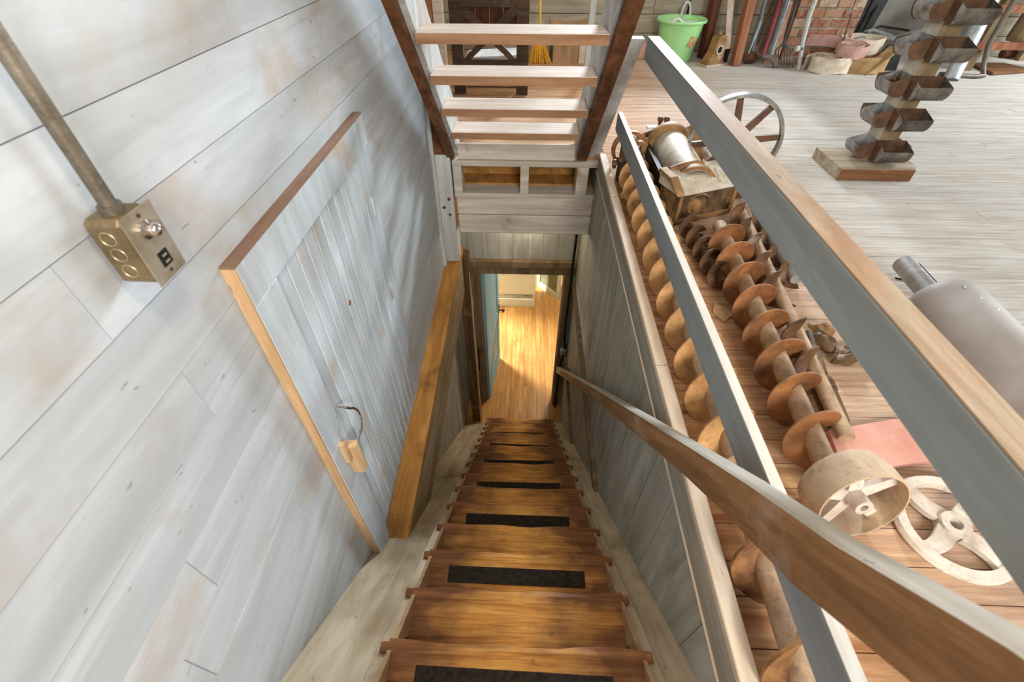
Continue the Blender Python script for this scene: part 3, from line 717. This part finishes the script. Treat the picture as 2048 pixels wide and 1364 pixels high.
# ---- cast-iron grinding machine
mc = thing('grinding_machine', 'rusty cast iron grinding machine with a rounded cover on the mill floor', 'machine', (.885, 2.47, 0))
TW = math.radians(23)
def mpart(mb, name, mat, bevel=0):
    o = mb.build(name, mat, mc, None, bevel); o.rotation_euler = (0, 0, TW); return o
mpart(MB().box(.0, .42, .0, .19, .025, .19), 'end_housing', 'old_iron', .012)
mpart(MB().prism([(-.012, .19), (.0, .205), (.08, .262), (.20, .272), (.20, .19)], 'X', -.012, .44), 'sloped_lid', 'machine_top', .005)
mpart(MB().prism([(-.016, .195), (-.004, .212), (.08, .272), (.20, .284), (.20, .262), (.08, .25)], 'X', -.03, .025), 'lid_rib', 'machine_tan', .004)
mpart(MB().tube([(.04, .185, .268), (.12, .17, .282), (.20, .165, .285), (.27, .175, .272)], [.016, .024, .026, .012], 12), 'lid_boss', 'machine_tan')
mpart(MB().tube([(.29, .02, .225), (.30, .10, .270)], .008, 8), 'lid_seam', 'machine_top')
mpart(MB().lathe([(.0, -.04), (.020, -.038), (.024, -.018), (.044, -.016), (.048, 0)], 'Y', 20, (.115, .0, .11)), 'bearing_boss', 'machine_tan')
mpart(MB().lathe([(.07, 0), (.08, -.012), (.09, 0)], 'Y', 28, (.145, .0, .10), -.6, 2.4), 'cast_ring', 'rust_dark')
for a in ((.0, .42, -.012, 0, .02, .045), (.0, .022, -.012, 0, .045, .185), (.395, .42, -.012, 0, .045, .185)): mpart(MB().box(*a), 'flange', 'machine_tan', .002)
for x0 in (-.02, .37): mpart(MB().box(x0, x0+.07, .01, .18, 0, .03), 'foot', 'old_iron')
CX, CZ = .115, .165
MB().lathe([(.118, .14), (.122, .16), (.122, .80), (.118, .81)], 'Y', 40, (CX, 0, CZ), -.25, PI*1.05).build('drum_cover', 'machine_top', mc)
MB().lathe([(.105, .79), (.145, .79), (.155, .81), (.150, .87), (.125, .89), (.105, .89)], 'Y', 40, (CX, 0, CZ), -.25, PI*1.05, closed=True).build('end_flange', 'machine_tan', mc)
MB().lathe([(.118, .15), (.140, .15), (.140, .19), (.118, .19)], 'Y', 40, (CX, 0, CZ), -.1, PI*1.02, closed=True).build('near_flange', 'machine_tan', mc)
MB().prism([(-.02, .02), (.24, .02), (.23, .165), (-.005, .165)], 'Y', .17, .88).build('base_trough', 'rust_dark', mc)
box('side_plate', 'black', -.050, -.022, .20, .82, .03, .19, mc)
MB().add([(.20, .82, .27), (.24, .90, .29), (.40, .94, .33), (.36, .78, .06), (.23, .78, .10), (.20, .835, .28), (.245, .915, .30), (.41, .955, .34), (.375, .79, .06), (.24, .79, .10)],
   [(0, 1, 2, 3, 4), (9, 8, 7, 6, 5), (0, 5, 6, 1), (1, 6, 7, 2), (2, 7, 8, 3), (3, 8, 9, 4), (4, 9, 5, 0)]).build('flared_chute', 'machine_tan', mc)
MB().tube([(-.08, .95, .17), (.10, 1.0, .22)], .020, 8).build('lever', 'rust_dark', mc)
box('slider', 'white_sheet', -.04, .06, .88, .93, .255, .27, mc)
for dx in (0, .045): MB().lathe([(0, -.012), (.02, -.01), (.02, .01), (0, .012)], 'Y', 12, (.07+dx, 1.0, .285)).tube([(.07+dx*.5, 1.0, .19), (.07+dx, 1.0, .285)], .012, 8).build('clamp_nut', 'rust_dark', mc)
MB().lathe([(.05, 0), (.065, 0), (.065, .02), (.05, .02)], 'Y', 26, (.17, .98, .20), closed=True).build('gear', 'black', mc)
tx = bpy.data.curves.new('cast_number', 'FONT'); tx.body = '80'; tx.size = .04; tx.extrude = .002; tx.align_x = 'CENTER'
txo = bpy.data.objects.new('tmp', tx); C.objects.link(txo); bpy.context.view_layer.update()
tme = bpy.data.meshes.new_from_object(txo.evaluated_get(bpy.context.evaluated_depsgraph_get())); bpy.data.objects.remove(txo)
cn = bpy.data.objects.new('cast_number', tme); C.objects.link(cn); cn.parent = mc; tme.materials.clear(); tme.materials.append(MATS['machine_tan'])
cn.matrix_local = Matrix.Rotation(TW, 4, 'Z') @ Matrix.Translation((.365, -.002, .105)) @ Matrix.Rotation(PI/2, 4, 'X') @ Matrix.Rotation(-PI/2, 4, 'Z')
wheel('spoked_gear', 'small rusty spoked gear leaning beside the grinding machine', (1.42, 3.37, .13), (math.radians(32), math.radians(8), .2), .19, .045, .02, .04, .07, 5, .035, .02, 'dusty_white', 'wheel_spoke', 'wheel', 0, .3)
br = thing('bearing_bracket', 'rusty bearing bracket with bolts beside the grinding machine', 'bracket', (1.305, 2.83, 0), .12)
MB().prism([(-.15, 0), (.15, 0), (.15, .10), (.08, .13), (-.10, .15), (-.15, .12)], 'Y', 0, .09).build('body', 'rust_dark', br, None, .006)
MB().box(-.14, .14, .0, .10, .14, .158).build('top_plate', 'dusty_white', br)
for xx in (-.06, .08): MB().lathe([(0, .19), (.015, .188), (.018, .158)], 'Z', 8, (xx, .05, 0)).lathe([(.02, .158), (.034, .160), (.034, .166), (.02, .168)], 'Z', 14, (xx, .05, 0)).build('bolt', 'rust_dark', br)
# gearbox at the far end of the cap board
gb = thing('valve_assembly', 'greasy brown valve and gear at the far end of the pale auger', 'valve', (.70, 3.12, 0))
MB().lathe([(0, -.02), (.05, -.02), (.055, .0), (.05, .22), (.03, .24), (.03, .28), (0, .29)], 'Z', 18, (-.02, -.02, .02)).build('body', 'old_iron', gb)
MB().tube([(-.08, -.04, .14), (.10, .0, .15)], .028, 12).build('pipe', 'old_iron', gb)
MB().lathe([(.10, 0), (.125, 0), (.125, .03), (.10, .03)], 'Y', 30, (.02, .10, .16), closed=True).build('gear_ring', 'rust', gb)
MB().lathe([(.02, 0), (.05, .0), (.05, .06), (.02, .06)], 'Y', 18, (.06, .02, .2), closed=True).build('coupling', 'machine_tan', gb)
box('arm', 'rust_dark', .03, .16, -.06, -.02, .05, .12, gb)
MB().lathe([(0, 0), (.03, 0), (.03, .02), (0, .02)], 'X', 10, (-.11, -.04, .12)).tube([(-.11, -.04, .12), (-.02, -.04, .12)], .01, 8).build('handle', 'rust_dark', gb)
tag(MB().prism([(.60, 2.70), (.66, 2.66), (.68, 2.73), (.61, 2.76)], 'Z', .063, .075).build('wood_scrap', 'bare_wood'), 'small raw wood scrap on the cap board near the post', 'wood scrap')

# ---- grey steel roller with shafts
ro = thing('steel_roller', 'large dusty grey steel roller lying beside the top rail', 'roller', (1.815, 1.60, .146), math.radians(-4.6))
# local -Y runs toward the camera
MB().lathe([(0, .01), (.10, .01), (.132, -.008), (.144, -.035), (.145, -.06), (.145, -1.06), (.12, -1.09), (0, -1.09)], 'Y', 48).build('barrel', 'drum_grey', ro)
MB().tube([(0, 0, 0), (0, .30, 0)], .044, 18).build('shaft', 'steel_grey', ro)
MB().tube([(.044, .04, .02), (.044, .27, .02)], .006, 6).build('keyway', 'black', ro)
for k in range(3): MB().lathe([(0, .004), (.006, .003), (.007, 0)], 'Z', 8, (-.03+.02*k, -.08-.07*k, .1425)).build('rivet', 'galvanized', ro)
s2 = thing('steel_shaft', 'narrow grey shaft with a keyway lying right of the roller', 'shaft', (2.075, 1.60, .038), math.radians(-3))
MB().tube([(0, 0, 0), (0, -1.0, 0)], .036, 16).build('bar', 'steel_grey', s2)
MB().box(-.008, .008, -.22, -.01, .030, .0365).build('keyway', 'black', s2)
MB().tube([(1.93, 1.98, .004), (2.10, 1.90, .004), (2.19, 1.83, .004)], .0035, 6).build('wire', 'black', None)
tag(bpy.data.objects['wire'], 'thin black wire on the floor by the roller shaft', 'wire')

# ================================================================== BUCKET STAND
bs = thing('bucket_stand', 'upright post on a plank base with rows of metal elevator buckets', 'bucket stand', (2.435, 3.30, 0))
MB().prism([(-.25, -.15), (.25, -.15), (.30, -.05), (.30, .24), (-.25, .24)], 'Z', 0, .08).build('base', 'stand_base', bs)
MB().box(-.25, .25, -.157, -.151, .003, .079).build('base_edge', 'stand_base_brown', bs)
MB().box(.0, .125, .0, .14, .08, 1.55).build('post', 'stand_post', bs)
box('tan_face', 'stand_tan', .001, .125, -.004, -.0005, .086, 1.55, bs)
def bucket_mesh(L, depth, h, t=.0022):
    """open trough: length along X, projects toward -Y, open at the top"""
    pr = [(0, h), (0, h*.25), (-.10*depth, .10*h), (-.28*depth, .02*h), (-.5*depth, 0), (-.72*depth, .07*h), (-.89*depth, .22*h), (-.98*depth, .40*h), (-depth*1.01, .58*h), (-depth*.99, h*.70)]
    mb = MB(); m = len(pr); outer = pr
    vs = [(0, p[0], p[1]) for p in pr] + [(L, p[0], p[1]) for p in pr]
    inn = [(p[0]*.965-(.002 if p[0] > -.001 else 0), p[1]+t if p[1] < h*.65 else p[1]) for p in pr]
    vs += [(t, p[0], p[1]) for p in inn] + [(L-t, p[0], p[1]) for p in inn]
    fs = []
    for j in range(m-1):
        fs.append((j, j+1, m+j+1, m+j)); fs.append((2*m+j, 3*m+j, 3*m+j+1, 2*m+j+1))
    # end plates, slightly domed
    fs += [tuple(range(m)), tuple(range(2*m-1, m-1, -1))]
    fs += [tuple(range(3*m-1, 2*m-1, -1)), tuple(range(3*m, 4*m))]
    # rim
    fs += [(0, m, 3*m, 2*m), (m-1, 3*m-1, 4*m-1, 2*m-1), (0, 2*m, 3*m-1, m-1), (m, 2*m-1, 4*m-1, 3*m)]
    return mb.add(vs, fs)
bF = bucket_mesh(.20, .125, .125); bL = bucket_mesh(.15, .125, .125)
fF = fL = None
metal('bucket_steel', (186, 190, 192), (120, 118, 114), .4, .5, 12, (104, 76, 54), (.52, .66))
metal('bucket_dark', (132, 124, 114), (70, 62, 56), .35, .55, 12, (58, 50, 46), (.5, .66))
metal('bucket_rust', (120, 88, 62), (70, 52, 40), .3, .6, 10)
def liner(parent, L, h, depth):
    return MB().box(.006, L-.006, -depth*.9, -.004, .012, .016).build('rust_liner', 'bucket_rust', parent)
for k, zz in enumerate((.10, .305, .495, .705, .895, 1.09, 1.28)):
    if fF is None:
        fF = bF.build('front_bucket', 'bucket_dark', bs, (-.012, -.006, zz)); fL = bL.build('side_bucket', 'bucket_steel', bs, (-.002, .137, zz)); fL.rotation_euler = (0, 0, -PI/2)
        for bo in (fF, fL): bo.data.materials.append(MATS['bucket_rust'])
        for pl in fF.data.polygons:
            c_ = pl.center
            if (c_.y > -.004) or (.004 < c_.x < .196 and pl.normal.y < -.3 and c_.z < .1 and c_.y > -.118 and False): pl.material_index = 1
        for pl in fL.data.polygons:
            if pl.center.x > .144: pl.material_index = 1
    else:
        copy_part(fF, bs, (-.012, -.006, zz), (0, 0, random.uniform(-.02, .02))); copy_part(fL, bs, (-.002, .137, zz), (0, 0, -PI/2+random.uniform(-.02, .02)))
for ob in [o_ for o_ in bs.children if o_.name.startswith('front_bucket')]:
    MB().prism([(0, .125), (0, .03), (-.012, .012), (-.035, .0025), (-.0625, .0), (-.072, .003), (-.072, .107)], 'X', -.0022, -.0004).build('rust_patch', 'bucket_rust', ob)
    MB().prism([(-.074, .106), (-.074, .004), (-.092, .01), (-.112, .028), (-.123, .05), (-.126, .073), (-.124, .0875)], 'X', -.0022, -.0004).build('bright_lobe', 'bucket_steel', ob)
bk_ = copy_part(fL, bs, (.126, .0, .10), (0, 0, PI/2))
for zz in (.305, .495, .705, .895): copy_part(fL, bs, (.10, .142, zz-.01), (0, 0, PI))

# ================================================================== ALONG THE FAR WALL
# ---- green tub
tb = thing('plastic_tub', 'light green plastic tub with white rope handles by the far wall', 'tub', (1.80, 6.55, 0))
MB().lathe([(0, .004), (.175, .004), (.18, .0), (.20, .10), (.232, .24), (.235, .255), (.255, .385), (.285, .395), (.292, .41), (.285, .425), (.262, .42), (.245, .39), (.19, .02), (0, .02)], 'Z', 48).build('body', 'tub_green', tb)
def loop(c, r, h, tilt, az):
    return [(c[0]+math.cos(az)*r*math.cos(a), c[1]+math.sin(az)*r*math.cos(a)+tilt*math.sin(a), c[2]+h*math.sin(a)) for a in [PI*i/12 for i in range(13)]]
MB().tube(loop((.10, .24, .40), .055, .145, .03, .1), .014, 8).build('handle', 'plastic_white', tb)
MB().tube(loop((-.12, -.25, .415), .05, .04, -.01, -.1), .012, 8).build('handle', 'plastic_white', tb)
MB().box(-.04, .04, -.003, .0, -.055, .05).build('sticker', 'sticker', tb, (.115, -.206, .225)).rotation_euler = (math.radians(7), .25, math.radians(29))
rg = thing('white_rags', 'white plastic scraps lying in the green tub', 'rags', (1.80, 6.55, .28))
for i in range(6):
    a = i*1.1; MB().tube([(.14*math.cos(a), .12*math.sin(a), .03), (.02, .0, .06+.008*i), (.2*math.cos(a+2.2), .14*math.sin(a+2.2), .10)], .02, 6).build('scrap', 'plastic_white', rg)
tag(MB().lathe([(0, 0), (.09, 0), (.11, .02), (.12, .16), (.11, .17), (.1, .03), (0, .02)], 'Z', 20, (1.36, 6.62, 0)).build('flower_pot', 'pink_board'), 'small reddish pot behind the railing by the green tub', 'pot')
tag(box('white_block', 'white_cupboard', 1.02, 1.20, 6.6, 6.8, 0, .18), 'small cream box on the floor between the stool and green tub', 'box')
# ---- cast bearing pedestal
cp = thing('bearing_pedestal', 'tan cast iron pedestal with an oval hole by the leaning timbers', 'pedestal', (2.21, 6.30, 0), math.radians(28))
MB().prism([(-.16, 0), (.13, 0), (.13, .03), (.09, .05), (.075, .22), (.06, .29), (.0, .315), (-.06, .29), (-.085, .14), (-.16, .03)], 'Y', -.06, .06).build('body', 'machine_tan', cp, None, .008)
MB().lathe([(.035, 0), (.05, .0), (.05, .018), (.035, .018)], 'Y', 20, (-.02, -.075, .17), closed=True).build('hole_rim', 'machine_top', cp)
MB().lathe([(0, 0), (.035, 0)], 'Y', 18, (-.02, -.063, .17)).build('hole', 'black', cp)
MB().lathe([(0, .345), (.02, .34), (.022, .31)], 'Z', 10, (-.01, 0, 0)).build('oiler', 'machine_tan', cp)
box('foot', 'machine_top', -.17, .14, -.085, .085, 0, .022, cp, .004)
tag(box('dark_block', 'black', 2.31, 2.42, 6.42, 6.55, 0, .17, None, .01), 'black block behind the cast pedestal', 'block')
# ---- timbers
def beam2(name, label, cat, a, b, w_, d_, mat):
    a, b = Vector(a), Vector(b); dd = b-a; o = MB().box(-w_/2, w_/2, -d_/2, d_/2, 0, dd.length).build(name, mat, None, a, .003)
    o.rotation_mode = 'QUATERNION'; o.rotation_quaternion = dd.to_track_quat('Z', 'Y'); return tag(o, label, cat)
beam2('wood_brace', 'orange brown timber leg leaning right by the far wall', 'timber', (2.47, 6.28, 0), (2.42, 6.5, 1.9), .10, .09, 'red_timber')
beam2('wood_brace', 'pale timber leaning against the orange brown timber', 'timber', (2.36, 6.36, .16), (2.10, 6.5, 1.4), .085, .06, 'tread_white')
beam2('wood_brace', 'dark red brown timber behind the cast pedestal', 'timber', (2.19, 6.66, 0), (2.14, 6.75, 1.9), .11, .10, 'dark_board')
box('wall_batten', 'black', 1.955, 1.97, 6.955, 6.97, 0, 1.5, wf)
# ---- leaning tools
def tool(label, pts, r, mat, head=None, cat='tool'):
    o = thing('long_handled_tool', label, cat); MB().tube(pts, r, 10).build('handle', mat, o)
    if head: head(o)
    return o
def dig_head(o):
    MB().prism([(2.70, .13), (2.82, .14), (2.90, .10), (2.93, .02), (2.89, .0), (2.86, .06), (2.80, .10), (2.72, .115)], 'Y', 6.16, 6.19).build('blade', 'tool_iron', o)
    MB().prism([(2.83, .12), (2.90, .13), (2.93, .04), (2.95, .0), (2.90, .0)], 'Y', 6.20, 6.23).build('blade', 'tool_iron', o)
tool('grey pipe handled digger leaning by the red handled tool', [(2.81, 6.20, .13), (2.965, 6.60, 1.15)], .028, 'tool_grey', dig_head)
def axe(o): blob(o, 'head', 'tool_iron', (2.80, 6.32, .10), (.05, .03, .05), 2)
tool('dark red handled tool leaning against the brick chimney', [(2.77, 6.30, .10), (2.90, 6.62, .95)], .023, 'tool_red', axe)
def cut(o): blob(o, 'head', 'rust_dark', (2.66, 6.38, .06), (.10, .05, .06), 4)
tool('pale grey handled tool with a brown iron head', [(2.68, 6.40, .08), (2.70, 6.62, 1.05)], .026, 'tool_grey', cut)
tool('thin brown bar leaning behind the grey handles', [(2.72, 6.44, .06), (2.86, 6.66, .95)], .012, 'rust_dark', None, 'bar')
tool('slender tan stick among the leaning tools', [(2.76, 6.46, .02), (2.84, 6.70, 1.0)], .014, 'stand_tan', None, 'stick')
tag(MB().tube([(2.58, 6.26, .13), (2.66, 6.40, .42)], [.006, .02], 8).build('pry_blade', 'tool_teal'), 'shiny blue-grey pointed blade by the tool heads', 'blade')
def fork(o):
    for i in range(6):
        x_ = 2.90+.035*i; MB().tube([(2.98, 6.33, .24), (x_, 6.30, .16), (x_+.01, 6.24, .05), (x_+.03, 6.15, .02)], .006, 6).build('tine', 'fork_steel', o)
tool('steel manure fork with curved tines at the foot of the chimney', [(2.98, 6.34, .22), (3.0, 6.42, 1.0)], .014, 'fork_steel', fork, 'fork')
tag(MB().lathe([(.0, .62), (.02, .61), (.06, .24), (.075, .17), (.075, .0), (0, 0)], 'Z', 16, (2.94, 6.42, .0)).build('road_cone', 'cone_orange'), 'faded orange and white cone behind the fork', 'cone')
pv = thing('pvc_pipe', 'white plastic pipe with a valve standing before the chimney', 'pipe')
MB().tube([(3.17, 6.15, .0), (3.12, 6.18, .25), (3.09, 6.2, .5), (3.10, 6.22, 1.3)], .022, 12).build('tube', 'pvc', pv)
MB().tube([(3.13, 6.165, .19), (3.127, 6.168, .215)], .027, 12).build('collar', 'hose_grey', pv)
MB().lathe([(0, .032), (.022, .024), (.03, 0), (.022, -.024), (0, -.032)], 'Z', 12, (3.075, 6.16, .205)).build('valve_knob', 'pvc', pv)

# ---- brick chimney
ch = thing('brick_chimney', 'red brick chimney with crumbling pale mortar against the far wall', 'chimney', (3.02, 6.35, 0))
box('core', 'mortar', .0, .72, .008, .6, 0, 1.8, ch)
proto = MB().box(0, .195, 0, .09, 0, .074).build('brick', 'brick', ch, (0, 0, .005), .004)
half = MB().box(0, .09, 0, .09, 0, .074).build('brick', 'brick', ch, (0, 0, .08), .004)
used = [False, False]
for r_ in range(19):
    z_ = .006 + r_*.093; x_ = -.004 if r_ % 2 == 0 else -.004
    seq = ['f', 'f', 'f', 'h'] if r_ % 2 == 0 else ['h', 'f', 'f', 'f']
    for s_ in seq:
        p_ = proto if s_ == 'f' else half; idx = 0 if s_ == 'f' else 1
        loc = (x_, random.uniform(-.006, .004), z_+random.uniform(-.002, .002))
        if not used[idx]: p_.location = loc; used[idx] = True
        else: copy_part(p_, ch, loc, (0, random.uniform(-.015, .015), random.uniform(-.02, .02)))
        x_ += (.195 if s_ == 'f' else .09) + .015
rod('thin_rod', 'thin dark rod leaning on the brick chimney', 'rod', [(3.55, 6.12, .12), (3.52, 6.33, 1.2)], .009, 'rust_dark')
# ---- black sheet, cables and hoses
tag(MB().prism([(3.76, 0), (4.0, 0), (4.18, 1.3), (3.84, 1.3), (3.77, .5)], 'Y', 6.55, 6.58).build('black_sheet', 'black_sheet'), 'black sheet hanging right of the brick chimney', 'sheet')
tag(MB().prism([(3.9, 0), (5.6, 0), (5.7, 1.2), (3.95, 1.2)], 'Y', 6.86, 6.90).build('leaning_sheet', 'concrete_grey'), 'grey board panel leaning on the far wall behind the belts', 'panel')
rod('black_cable', 'black cable hanging in front of the grey panel', 'cable', [(3.90, 6.5, 1.2), (3.88, 6.5, .6), (3.86, 6.48, .35), (3.80, 6.4, .27)], .014, 'black', 8)
rod('black_cable', 'black cable curving across the grey panel to the right', 'cable', [(4.05, 6.6, 1.3), (4.03, 6.6, .7), (3.93, 6.5, .36), (3.88, 6.42, .30), (4.1, 6.5, .37), (4.45, 6.5, .33)], .012, 'black', 8)
rod('grey_hose', 'thick grey hose lying behind the rolled belts', 'hose', [(3.78, 6.28, .20), (3.80, 6.34, .26), (3.95, 6.4, .29), (4.25, 6.42, .26), (4.6, 6.5, .33)], .026, 'hose_grey', 10)
rod('grey_hose', 'second grey hose resting over the pink belt', 'hose', [(3.80, 6.44, .26), (4.0, 6.46, .34), (4.4, 6.48, .24), (4.8, 6.5, .2)], .022, 'hose_grey', 10)
# ---- rolled belts
def belt(label, loc, curve, w_, th_, mat, inner, rx=0, ry=0):
    o = thing('rolled_belt', label, 'belt', loc, 0, None, rx, ry); n = len(curve); vs = []
    for i, (x_, y_) in enumerate(curve):
        a = curve[max(i-1, 0)]; b = curve[min(i+1, n-1)]; tx_, ty_ = b[0]-a[0], b[1]-a[1]; l_ = math.hypot(tx_, ty_) or 1
        nx, ny = -ty_/l_*th_, tx_/l_*th_; q = .006*math.sin(i*.9)
        vs += [(x_, y_, q), (x_, y_, w_+q), (x_+nx, y_+ny, w_+q), (x_+nx, y_+ny, q)]
    fs = [(i*4+j, (i+1)*4+j, (i+1)*4+(j+1) % 4, i*4+(j+1) % 4) for i in range(n-1) for j in range(4)] + [(3, 2, 1, 0), tuple((n-1)*4+j for j in range(4))]
    MB().add(vs, fs, True).build('strap', mat, o); return o
def spiral(r0, r1, turns, n=60, sx=1, sy=1, a0=0): return [(sx*(r0+(r1-r0)*i/n)*math.cos(a0+2*PI*turns*i/n), sy*(r0+(r1-r0)*i/n)*math.sin(a0+2*PI*turns*i/n)) for i in range(n+1)]
belt('white canvas belt rolled on the floor under the pink belt', (3.44, 6.05, .005), spiral(.11, .235, 2.4, 70, 1.15, .75, .5), .15, .006, 'belt_white', None)
belt('pink and white belt coiled on top of the white belt', (3.62, 6.05, .165), spiral(.06, .16, 2.2, 60, 1.15, .8, .3) + [(.1-.06*i, .17+.016*i) for i in range(1, 9)], .115, .006, 'belt_pink', None, math.radians(8))
belt('cream belt loop behind the pink belt', (3.82, 6.25, .16), spiral(.17, .2, 1.1, 40, 1.3, .7, 2.8), .15, .006, 'belt_white', None, math.radians(4))
belt('wide tan leather belt loop under the cream belt', (3.84, 6.08, .005), spiral(.2, .23, 1.05, 40, 1.2, .75, 3.4), .16, .006, 'belt_tan', None)
tag(MB().prism([(3.82, .0), (3.835, .0), (4.06, .25), (4.04, .25)], 'Y', 5.90, 6.08).build('tan_flap', 'belt_tan'), 'stiff tan leather flap standing before the bucket stand', 'leather flap')
tag(MB().prism([(3.95, .0), (4.28, .0), (4.22, .26), (4.06, .26)], 'Y', 6.12, 6.16).build('black_sack', 'black_sheet'), 'black sheet metal piece behind the tan leather flap', 'metal piece')
# ---- right end: bench, duct, pipe
bn = thing('work_bench', 'weathered wooden bench frame at the far right wall', 'bench', (5.62, 6.35, 0))
for x_, y_ in ((-.55, -.2), (.45, -.2), (-.55, .3), (.45, .3)): box('leg', 'stand_tan', x_, x_+.08, y_, y_+.08, 0, .78, bn)
for z_ in (.22, .56): box('rail', 'red_timber', -.6, .56, -.25, -.2, z_, z_+.07, bn)
box('top', 'stand_base', -.65, .65, -.3, .45, .78, .83, bn)
MB().lathe([(.03, 0), (.09, 0), (.10, .04), (.09, .26), (.03, .26)], 'Z', 14, (-.1, -.1, .28), closed=True).build('roller', 'stand_tan', bn)
tag(MB().tube([(4.66, 5.75, .0), (4.86, 6.1, .72)], .075, 16).build('sheet_duct', 'galvanized'), 'shiny white sheet metal duct standing behind the bucket stand', 'duct')
gp = thing('galvanized_pipe', 'bent galvanized pipe stand right of the shiny duct', 'pipe stand')
MB().tube([(4.62, 5.9, .02), (4.95, 5.82, .02), (5.06, 5.84, .025), (5.05, 5.9, .1), (5.0, 5.95, .3), (5.0, 6.0, 1.0)], .026, 10).build('tube', 'conduit_steel', gp)
tag(MB().prism([(5.25, 5.95), (5.85, 6.1), (5.7, 6.42), (5.3, 6.4)], 'Z', .01, .03).build('brown_board', 'stand_base_brown'), 'thin red-brown board on the floor beneath the bench', 'board')
tag(MB().prism([(5.60, .35), (5.68, .35), (5.98, 1.0), (5.82, 1.0)], 'Y', 5.95, 5.97).build('saw_blade', 'rust_dark'), 'dark tapering saw blade hanging at the right edge', 'saw')
rod('floor_sill', 'dark timber sill at the foot of the right end wall', 'timber', [(5.95, 6.8, .05), (7.4, 6.9, .05)], .05, 'dark_board')
# ================================================================== BEHIND THE UPPER FLIGHT
xd = thing('cross_braced_door', 'dark brown braced door frame standing behind the upper stairs', 'door frame', (-.72, 5.05, 0))
box('stile', 'dark_timber', -.02, .09, -.03, .03, 0, 1.6, xd); box('stile', 'dark_timber', .60, .715, -.03, .03, 0, 1.6, xd)
for z0, z1 in ((.19, .31), (.72, .82), (1.2, 1.3)): box('rail', 'dark_timber', .09, .60, -.028, .028, z0, z1, xd)
for a in (((.09, .31), (.16, .31), (.60, .67), (.60, .72), (.54, .72)), ((.60, .31), (.53, .31), (.09, .67), (.09, .72), (.15, .72))):
    MB().prism(list(a), 'Y', -.032, -.004 if a[0][0] < .3 else -.01).build('brace', 'dark_timber', xd)
for k in range(4): box('panel_board', 'dark_board', .09+.128*k+.002, .09+.128*(k+1)-.002, .032, .045, .47, 1.3, xd)
for k in range(3):
    o = tag(MB().box(-.30, .26, -.16, .16, 0, .016).build('white_board', 'white_sheet', None, (-.36+.03*k, 5.45, .233+.0185*k)), ['lowest of the white boards stacked behind the braced door', 'middle white board of the stack behind the braced door', 'topmost white board behind the braced door'][k], 'board', 'white boards behind the door')
    o.rotation_euler = (0, 0, .12*k)
wc = thing('wooden_crate', 'low wooden crate holding white boards behind the braced door', 'crate', (-.36, 5.45, 0))
for zz in (.01, .12): 
    box('slat', 'box_wood', -.30, .30, -.18, -.16, zz, zz+.10, wc); box('slat', 'box_wood', -.30, .30, .16, .18, zz, zz+.10, wc)
box('lid', 'box_wood', -.30, .30, -.18, .18, .222, .232, wc)
for xx in (-.29, .25): box('end_board', 'box_wood', xx, xx+.04, -.158, .158, .0, .221, wc)
bro = thing('broom', 'yellow straw broom standing by the stool', 'broom', (.10, 6.30, 0))
MB().tube([(.02, .05, .30), (-.0, .25, 1.4)], .014, 10).build('handle', 'broom_handle', bro)
mb = MB()
for i in range(60):
    u = i/59; x_ = -.10+.26*u; j = random.uniform(-.03, .03); mb.tube([(.0+.05*u, .04+j*.4, .33), (x_*.6, j*.8, .18), (x_+.02*random.random(), j*1.3, 0.004)], .006, 4)
bb = mb.build('bristles', 'broom_straw', bro); bb['kind'] = 'stuff'
box('binding', 'broom_handle', -.03, .07, .02, .06, .27, .35, bro)
sb = thing('wooden_stool', 'low wooden box stool with a worn curved seat by the far wall', 'stool', (.26, 6.32, 0))
n = 8; pts = [(.46*i/n-.02, .40-.035*math.sin(PI*i/n)) for i in range(n+1)]
MB().prism(pts + [(p[0], p[1]-.03) for p in reversed(pts)], 'Y', -.02, .36).build('seat', 'box_wood', sb)
box('front_board', 'box_wood', .03, .33, .0, .02, .0, .355, sb); box('leg', 'tread_white', .34, .42, .0, .04, 0, .36, sb)
box('side_board', 'dark_timber', .0, .025, .02, .34, 0, .36, sb); box('back_leg', 'box_wood', .34, .42, .3, .34, 0, .36, sb)
wp = thing('door_post', 'reddish brown plank upright left of the braced door', 'post', (-.98, 4.75, 0))
box('plank', 'red_timber', 0, .14, 0, .04, 0, 1.9, wp); 
tag(box('white_upright', 'tread_white', -.83, -.745, 4.70, 4.76, 0, 1.9, None, .003), 'white painted upright between the brown plank and braced door', 'post')
tag(box('white_corner_post', 'painted_vertical', .60, .66, 5.6, 5.66, 0, 1.9, None, .003), 'slim white post seen past the right stringer of the upper stairs', 'post')
